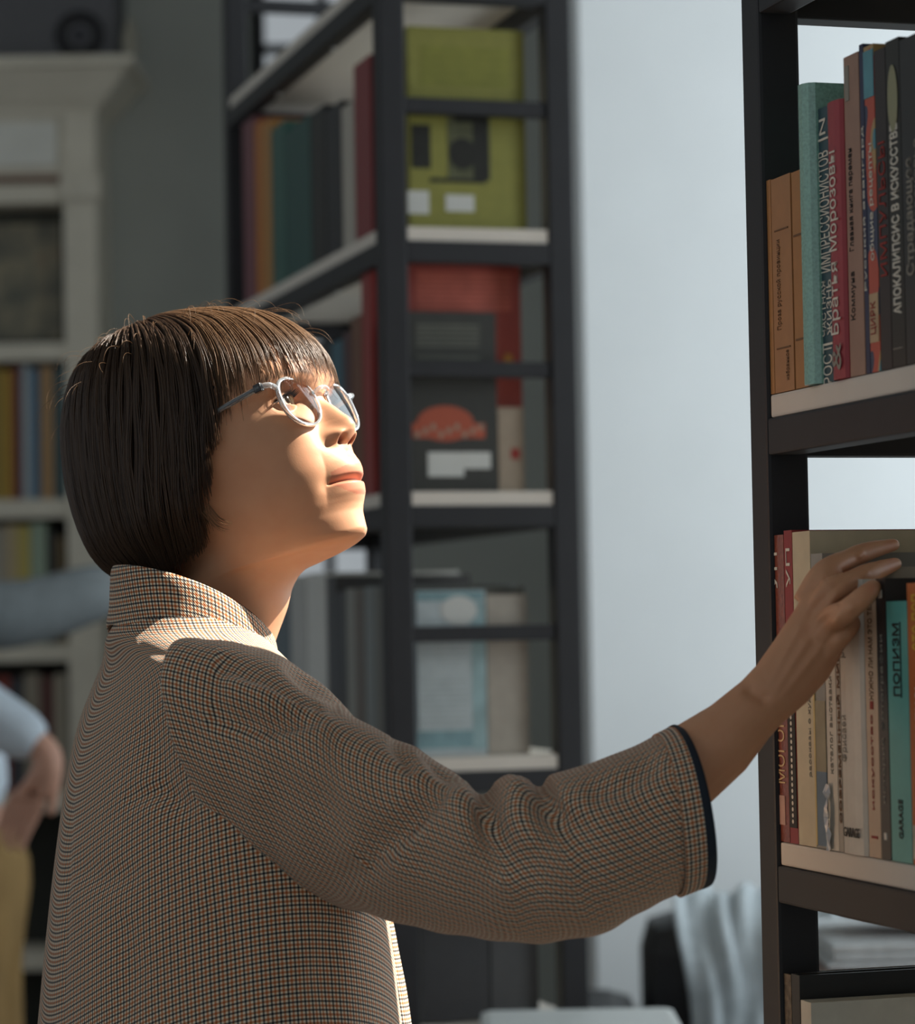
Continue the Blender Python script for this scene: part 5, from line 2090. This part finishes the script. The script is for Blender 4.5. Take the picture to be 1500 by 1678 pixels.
# crumpled throw over the back
nx, ny = 60, 40
v_, f_, = [], []
pathy = catmull([(-.43, .30), (-.435, .545), (-.2, .565), (.06, .58), (.09, .70), (.095, ztop_s - .06), (.16, ztop_s + .022), (.26, ztop_s + .025)], ny)
for j in range(ny):
    for i in range(nx):
        x = -hw + .14 + .62 * i / (nx - 1)
        w = .016 * math.sin(i * .55 + j * .22) + .010 * math.sin(i * 1.25 - j * .35 + 1)
        v_.append((x + .012 * math.sin(j * .5), pathy[j][0] - abs(w), pathy[j][1] + abs(w)))
for j in range(ny - 1):
    for i in range(nx - 1):
        f_.append((j * nx + i, j * nx + i + 1, (j + 1) * nx + i + 1, (j + 1) * nx + i))
th = mesh_obj('throw_blanket', v_, f_, M_THROW, None, True)
th.location = sofa.location
th.modifiers.new('t', 'SOLIDIFY').thickness = .004
tag(th, 'crumpled pale grey throw lying over the dark sofa', 'blanket')

TDp = 3.25
tx0 = P(788, 1655, TDp).x
tz = P(900, 1652, TDp + .3).z
tab = empty('table', (tx0 + .12, TDp + .15, 0), 0, label='white topped low table at the bottom edge of the frame', cat='table')
box('table_top', (-.12, -.15, tz - .03), (.13, .15, tz), mat('white_table', '#c6cbc9', .4, .03), tab, .012)
for x in (-.09, .10):
    for y in (-.12, .12):
        box('leg', (x - .018, y - .018, 0), (x + .018, y + .018, tz - .0305), mat('white_leg', '#bfc3c1', .4, .03), tab)

QD = 3.5
qz = P(1400, 1592, QD).z
qx0 = P(1335, 1560, QD).x
qt = empty('side_table', (qx0 + .22, QD + .18, 0), 0, label='small wooden side table seen through the low gap of the right bookcase', cat='table')
box('table_top', (-.22, -.2, qz - .03), (.24, .2, qz), mat('walnut', '#6a4630', .5, .2, 8, stretch=(1, 9, 1)), qt, .004)
for x in (-.19, .21):
    for y in (-.17, .17):
        box('leg', (x - .018, y - .018, 0), (x + .018, y + .018, qz - .0305), mat('walnut', '#6a4630'), qt)
zs = qz + .0005
zt_ = P(1400, 1548, QD).z
sheet_n = 3
ps = empty('paper_stack', (qx0 + .22, QD + .17, zs), 0, label='stack of pale newspapers on the small wooden side table', cat='newspapers')
for k in range(sheet_n):
    hgt = (zt_ - zs) / sheet_n
    o = box('newspaper', (-.2, -.17, 0), (.22, .15, hgt * .97), mat('newsprint', '#b9bfc1', .8, .1, 60), ps, .004)
    o.location = (0.004 * (k % 2), .004 * k, hgt * k)
    o.rotation_euler = (0, 0, .02 * (k - 1))
M_BAG = mat('tan_leather', '#8a5a38', .5, .25, 14, .3)
bg = empty('leather_bag', (qx0 + .20, QD + .16, zt_ + .001), 0, label='brown leather bag lying on the newspapers behind the right bookcase', cat='bag')
nu_, nv_ = 28, 14
v_, f_ = [], []
for j in range(nv_ + 1):
    ph = math.pi * j / nv_
    for i in range(nu_):
        t = 2 * math.pi * i / nu_
        c, s, z = math.cos(t), math.sin(t), -math.cos(ph)
        k = math.sin(ph) ** .5
        v_.append((.17 * k * math.copysign(abs(c) ** .7, c), .10 * k * math.copysign(abs(s) ** .7, s), .0565 + .049 * z * (1 + .1 * math.sin(3 * t))))
f_ = grid_faces(nv_ + 1, nu_)
mesh_obj('bag_body', v_, f_, M_BAG, bg, True)
tube('strap', [Vector(q) for q in catmull([(-.15, -.05, .09), (-.08, -.1, .11), (.02, -.12, .08), (.1, -.1, .10), (.15, -.05, .09)], 18)], [.006] * 18, mat('strap_dark', '#4a3020', .5), bg, 8)
if False:
    pass
